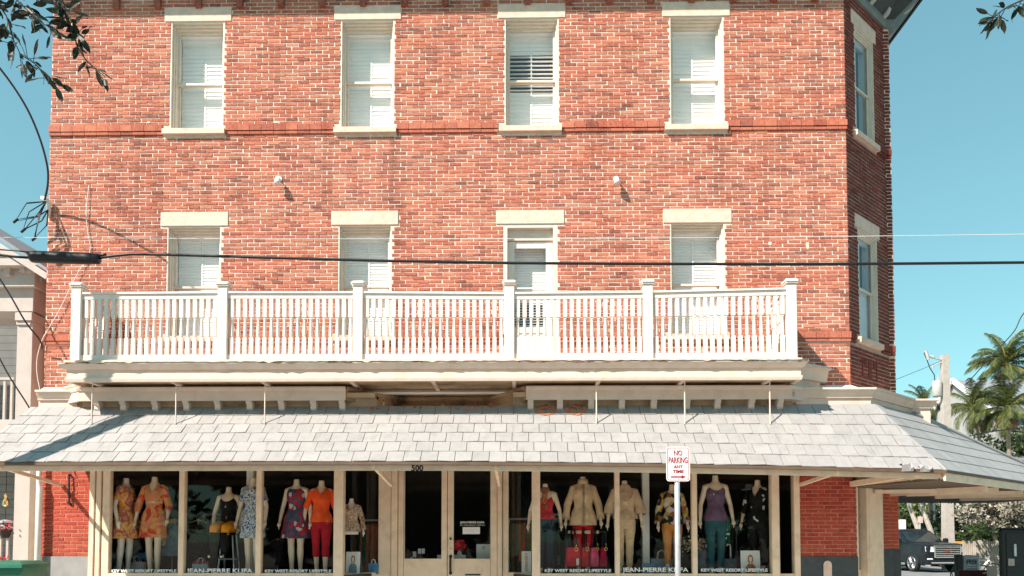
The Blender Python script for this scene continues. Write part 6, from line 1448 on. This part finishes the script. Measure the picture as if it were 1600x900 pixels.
secs = [(-2.62, .42, 1.0, .88, 1.14, .76), (-2.56, .34, 1.06, .96, 1.22, .82), (-2.35, .32, 1.12, 1.0, 1.27, .87), (-1.9, .32, 1.15, HW, 1.30, .89), (-1.15, .32, 1.18, HW, 1.33, .90), (0, .32, 1.2, HW, 1.34, .90), (1.4, .32, 1.2, HW, 1.35, .90), (2.4, .34, 1.2, 1.0, 1.35, .88), (2.62, .42, 1.16, .95, 1.3, .84)]
kid('body', MB().loft([ring(*s) for s in secs], True, True), M['carpaint'], S)
def cab(y0, y1, z, hw): return [(-hw, y0, z), (hw, y0, z), (hw, y1, z), (-hw, y1, z)]
kid('cabin', MB().loft([cab(-1.15, 2.56, 1.31, .92), cab(-.62, 2.46, 1.66, .83), cab(-.36, 2.38, 1.86, .76), cab(-.2, 2.25, 1.92, .66)], False, True), M['carpaint'], S)
def on(y, z): 
    t_ = (z - 1.31) / (1.66 - 1.31); return .92 + (.83 - .92) * t_ + .012
kid('windscreen', MB().add([(-.82, -1.125, 1.35), (.82, -1.125, 1.35), (.725, -.415, 1.82), (-.725, -.415, 1.82)], [(0, 1, 2, 3)]).add([(-.82, -1.11, 1.34), (.82, -1.11, 1.34), (.725, -.395, 1.81), (-.725, -.395, 1.81)], [(3, 2, 1, 0)]), M['carglass'], S)
for s in (-1, 1):
    for y0, y1, y2, y3 in ((-.88, .28, -.38, .28), (.40, 1.35, .40, 1.30), (1.47, 2.38, 1.42, 2.28)):
        kid('side_window', MB().add([(s * on(0, 1.37), y0, 1.37), (s * on(0, 1.37), y1, 1.37), (s * on(0, 1.72), y3, 1.72), (s * on(0, 1.72), y2, 1.72)], [(0, 1, 2, 3)]), M['carglass'], S)
    for y0, y1 in ((-.95, .33), (.35, 1.40)):
        d = kid('door', MB().bbox(s * 1.022 - .008, s * 1.022 + .008, y0, y1, .50, 1.10, .004), M['carpaint'], S); kid('door_handle', MB().bbox(s * 1.04 - .012, s * 1.04 + .012, y1 - .26, y1 - .06, .98, 1.02, .005), M['chrome'], d)
    kid('side_sill', MB().bbox(s * 1.0 - .06, s * 1.0 + .06, -1.15, 1.3, .30, .40, .02), M['chrome'], S)
    kid('mirror', MB().bbox(s * 1.16 - .12, s * 1.16 + .12, -.98, -.80, 1.30, 1.52, .05), M['carpaint'], S); kid('roof_rail', MB().bar((s * .68, -.1, 1.95), (s * .68, 2.2, 1.95), .04, .04), M['blackmetal'], S)
    kid('headlight', MB().loft([[(s * .64, -2.60, .90), (s * .94, -2.51, .92), (s * .95, -2.49, 1.15), (s * .66, -2.58, 1.14)], [(s * .64, -2.66, .91), (s * .97, -2.57, .93), (s * .975, -2.55, 1.14), (s * .66, -2.65, 1.13)]], True, True), M['lamp'], S)
    kid('fog_lamp', MB().bbox(s * .80 - .13, s * .80 + .13, -2.66, -2.58, .50, .62, .02), M['lamp'], S)
    for y in (-1.62, 1.52):
        w = kid('wheel', MB().tube([(s * .80, y, .40), (s * .84, y, .40), (s * .98, y, .40), (s * 1.03, y, .40)], [.36, .405, .405, .37], 28), M['tyre'], S)
        kid('rim', MB().tube([(s * 1.022, y, .40), (s * 1.034, y, .40)], [.29, .27], 24), M['blackmetal'], w); mb = MB()
        for k in range(6): a = k * math.pi / 3; mb.bar((s * 1.04, y, .40), (s * 1.04, y + .265 * math.cos(a), .40 + .265 * math.sin(a)), .03, .09, up=(1, 0, 0))
        mb.tube([(s * 1.03, y + .275 * math.cos(k), .40 + .275 * math.sin(k)) for k in [2 * math.pi * j / 24 for j in range(25)]], .022, 6, caps=False); kid('spokes', mb, M['chrome'], w)
        kid('wheel_arch', MB().tube([(s * 1.0, y + .47 * math.cos(k), .40 + .47 * math.sin(k)) for k in [math.pi * j / 14 for j in range(15)]], .05, 8), M['blackmetal'], S)
gr = kid('grille', MB().bbox(-.60, .60, -2.67, -2.60, .68, 1.16, .03), M['blackmetal'], S)
for z in (.74, .83, .92, 1.01, 1.10): kid('grille_bar', MB().bbox(-.57, .57, -2.695, -2.67, z - .018, z + .018, .004), M['chrome'], gr)
mb = MB()
for x0, x1, z0, z1 in ((-.64, -.58, .66, 1.19), (.58, .64, .66, 1.19), (-.58, .58, 1.15, 1.19), (-.58, .58, .65, .685)): mb.box(x0, x1, -2.70, -2.62, z0, z1)
kid('grille_surround', mb, M['chrome'], S)
kid('badge', text_mesh('GMC', .11, M['redbadge'], 1.6, ext=.006, bold=.004), None, S, (0, -2.705, .89))
kid('bumper', MB().bbox(-.98, .98, -2.70, -2.50, .34, .58, .05), M['carpaint'], S); kid('bumper_bar', MB().bbox(-.80, .80, -2.715, -2.66, .40, .46, .01), M['chrome'], S)

# ================================================================== LEFT NEIGHBOUR PORCH
hp = -.6
t = thing('porch_house', 'white two storey porch house left of the brick building', 'house', (WX(30, hp, 700), 1.2, 0)); HN = t
def hb(name, px0, px1, py0, py1, d0, d1, m, par=None):
    a, b = W(px0, py0, -d0), W(px1, py1, -d0); return MB().bbox(a.x, b.x, d0, d1, b.z, a.z, .01).build(name, M[m], par or HN)
xw = XL - .25
MB().box(-16, xw - .1, 2.6, 2.9, 0, 6.9).build('wall', M['siding'], HN)
brd = MB().bbox(-3.4, 3.4, -.012, .012, 0, .145, .005).mesh('siding_board', M['siding'])
for i in range(26): inst('siding_board', brd, (xw - 3.6, 2.585, .1 + i * .15), HN)
for i in range(18): inst('siding_board', brd, (xw - 3.6, 2.585, 4.1 + i * .15), HN)
MB().box(-16, xw, .55, 2.9, 3.35, 3.62).build('porch_floor', M['whitecol'], HN)
hb('column', 23, 41, 735, 1000, .6, .9, 'whitecol'); hb('corner_board', 44, 54, 735, 1000, 1.3, 1.5, 'whitecol')
hb('column', 27, 46, 500, 722, .6, .9, 'whitecol'); hb('corner_board', 46.5, 57, 470, 722, 1.0, 1.2, 'whitecol'); hb('shutter', 58, 70, 490, 722, 1.6, 1.7, 'plinth')
hb('capital', 23, 50, 488, 500, .54, .96, 'whitecol'); hb('capital', 25, 48, 500, 507, .57, .93, 'whitecol')
a, b = W(-60, 400, -.5), W(70, 486, -.5)
hb('entablature', -260, 52, 446, 486, .62, 1.6, 'whitecol'); hb('entablature_side', 46, 71, 424, 486, .95, 3.2, 'whitecol')
ca = W(30, 424, -.35); pr = [(0, .0), (.35, .0), (.46, -.06), (.50, -.18), (.46, -.26), (.38, -.26), (.36, -.12), (.30, -.10), (.12, -.10), (.10, -.30), (.0, -.32)]
MB().extrude([(W(22, 0, -.5).x + x * 1.0, .42, W(30, 405, -.5).z + z) for x, z in pr], (0, .4, 0)).build('scroll_bracket', M['whitecol'], HN)
hb('eave_moulding', -260, 58, 405, 414, .3, 1.0, 'whitecol'); hb('eave_soffit', -260, 54, 414, 447, .5, 1.2, 'whitecol')
for px in (30, 46, 62): hb('eave_block', px, px + 9, 416, 424, .40, .5, 'whitecol')
ra, rb = W(-140, 275, -.4), W(82, 424, -.4)
MB().add([(ra.x, .3, ra.z), (rb.x, .3, rb.z), (rb.x, 4.5, rb.z), (ra.x, 4.5, ra.z), (ra.x, .3, ra.z - .06), (rb.x, .3, rb.z - .06), (rb.x, 4.5, rb.z - .06), (ra.x, 4.5, ra.z - .06)], [(0, 1, 2, 3), (7, 6, 5, 4), (0, 4, 5, 1), (1, 5, 6, 2)]).build('roof', M['greyroof'], HN)
MB().add([(ra.x, .6, W(0, 440, -.6).z), (rb.x - .3, .6, W(0, 440, -.6).z), (rb.x - .3, .6, rb.z - .0), (ra.x, .6, ra.z - .2)], [(0, 1, 2, 3)]).build('gable', M['whitecol'], HN)
MB().bar((ra.x, .28, ra.z - .22), (rb.x, .28, rb.z - .14), .06, .10).build('rake_board', M['whitecol'], HN)
for pa, z0, z1 in ((590, 0, 0), (836, 0, 0)):
    rl = MB().box(W(-200, pa, -.75).x, W(23, pa, -.75).x, .72, .79, W(0, pa + 4, -.75).z, W(0, pa, -.75).z).build('railing', M['whitecol'], HN)
    zb_ = W(0, pa + 66, -.75).z
    for px in range(-60, 24, 11): x = W(px, 600, -.75).x; MB().box(x, x + .04, .735, .775, zb_, W(0, pa + 4, -.75).z).build('baluster', M['whitecol'], rl)
hb('door_glass', 47, 57, 770, 1000, 1.55, 1.6, 'dark')
c = W(9, 790, -1.2); o = thing('hanging_lantern', 'brass coloured wind chime lantern hanging in the lower porch', 'lantern', (c.x, c.y, c.z - .35))
MB().tube([(c.x, c.y, c.z + .6), (c.x, c.y, c.z - .3)], .006, 5).build('chain', M['blackmetal'], o); MB().lathe((c.x, c.y, c.z - .02), [(.02, 0), (.06, .03), (.05, .10), (.02, .16), (.035, .2), (.01, .24)], 10).build('lamp_body', M['gold'], o); MB().lathe((c.x, c.y, c.z - .42), [(.05, 0), (.16, .02), (.16, .05), (.05, .10), (.14, .11), (.14, .14), (.03, .17)], 12).build('tray', M['steel'], o)
def flowers(label, px, py, seed):
    c = W(px, py, -.62); rg = random.Random(seed); o = thing('flower_basket', label, 'flowers', (c.x, c.y, c.z - .15), 'flower baskets on the porch rail'); mb, lf = MB(), MB()
    for i in range(90):
        p = c + Vector((rg.gauss(0, .09), rg.gauss(0, .06), rg.gauss(.03, .05))); d = Vector((rg.gauss(0, 1), rg.gauss(0, 1) - .6, rg.gauss(0, 1))).normalized(); s = d.orthogonal().normalized() * .02; q = d.cross(s); (mb if i % 3 else lf).add([p - s, p - q, p + s, p + q], [(0, 1, 2, 3)])
    mb.build('blossom', fabric('red petals', (.42, .02, .03)), o); lf.build('foliage', M['leaf'], o); MB().lathe((c.x, c.y, c.z - .16), [(.06, 0), (.10, .1), (.11, .13)], 10).build('pot', M['twig'], o)
flowers('red flowers in a pot on the porch railing', 8, 826, 1); flowers('red flowers in a pot below the porch railing', 2, 879, 2)
# green bin
a, b = W(-20, 884, 1.0), W(55, 900, 1.0); t = thing('wheeled_bin', 'green wheeled bin with a domed lid below the white downpipe', 'bin', ((a.x + b.x) / 2, -1.0, 0)); w_ = (b.x - a.x) / 2; zl = a.z; cx = (a.x + b.x) / 2
MB().loft([[(cx + sx * w_ * k, -1.0 + sy * .30 * k, z) for sx, sy in ((-1, -1), (1, -1), (1, 1), (-1, 1))] for z, k in ((.05, .72), (zl - .1, .93), (zl - .1, .99), (zl - .02, .99))], True, True).build('bin_body', M['green'], t)
MB().loft([[(cx + sx * w_ * k, -1.0 + sy * .33 * k, z) for sx, sy in ((-1, -1), (-.5, -1.05), (.5, -1.05), (1, -1), (1, 1), (.5, 1.02), (-.5, 1.02), (-1, 1))] for z, k in ((zl - .018, 1.04), (zl + .03, 1.02), (zl + .075, .75), (zl + .085, .4))], True, True).build('lid', M['green'], t)
for s in (-1, 1): MB().tube([(cx + s * w_ * .7, -.72, .12), (cx + s * w_ * .85, -.72, .12)], .12, 14).build('wheel', M['black'], t)
MB().tube([(cx - w_ * .6, -.66, zl - .02), (cx + w_ * .6, -.66, zl - .02)], .02, 6).build('handle', M['green'], t)
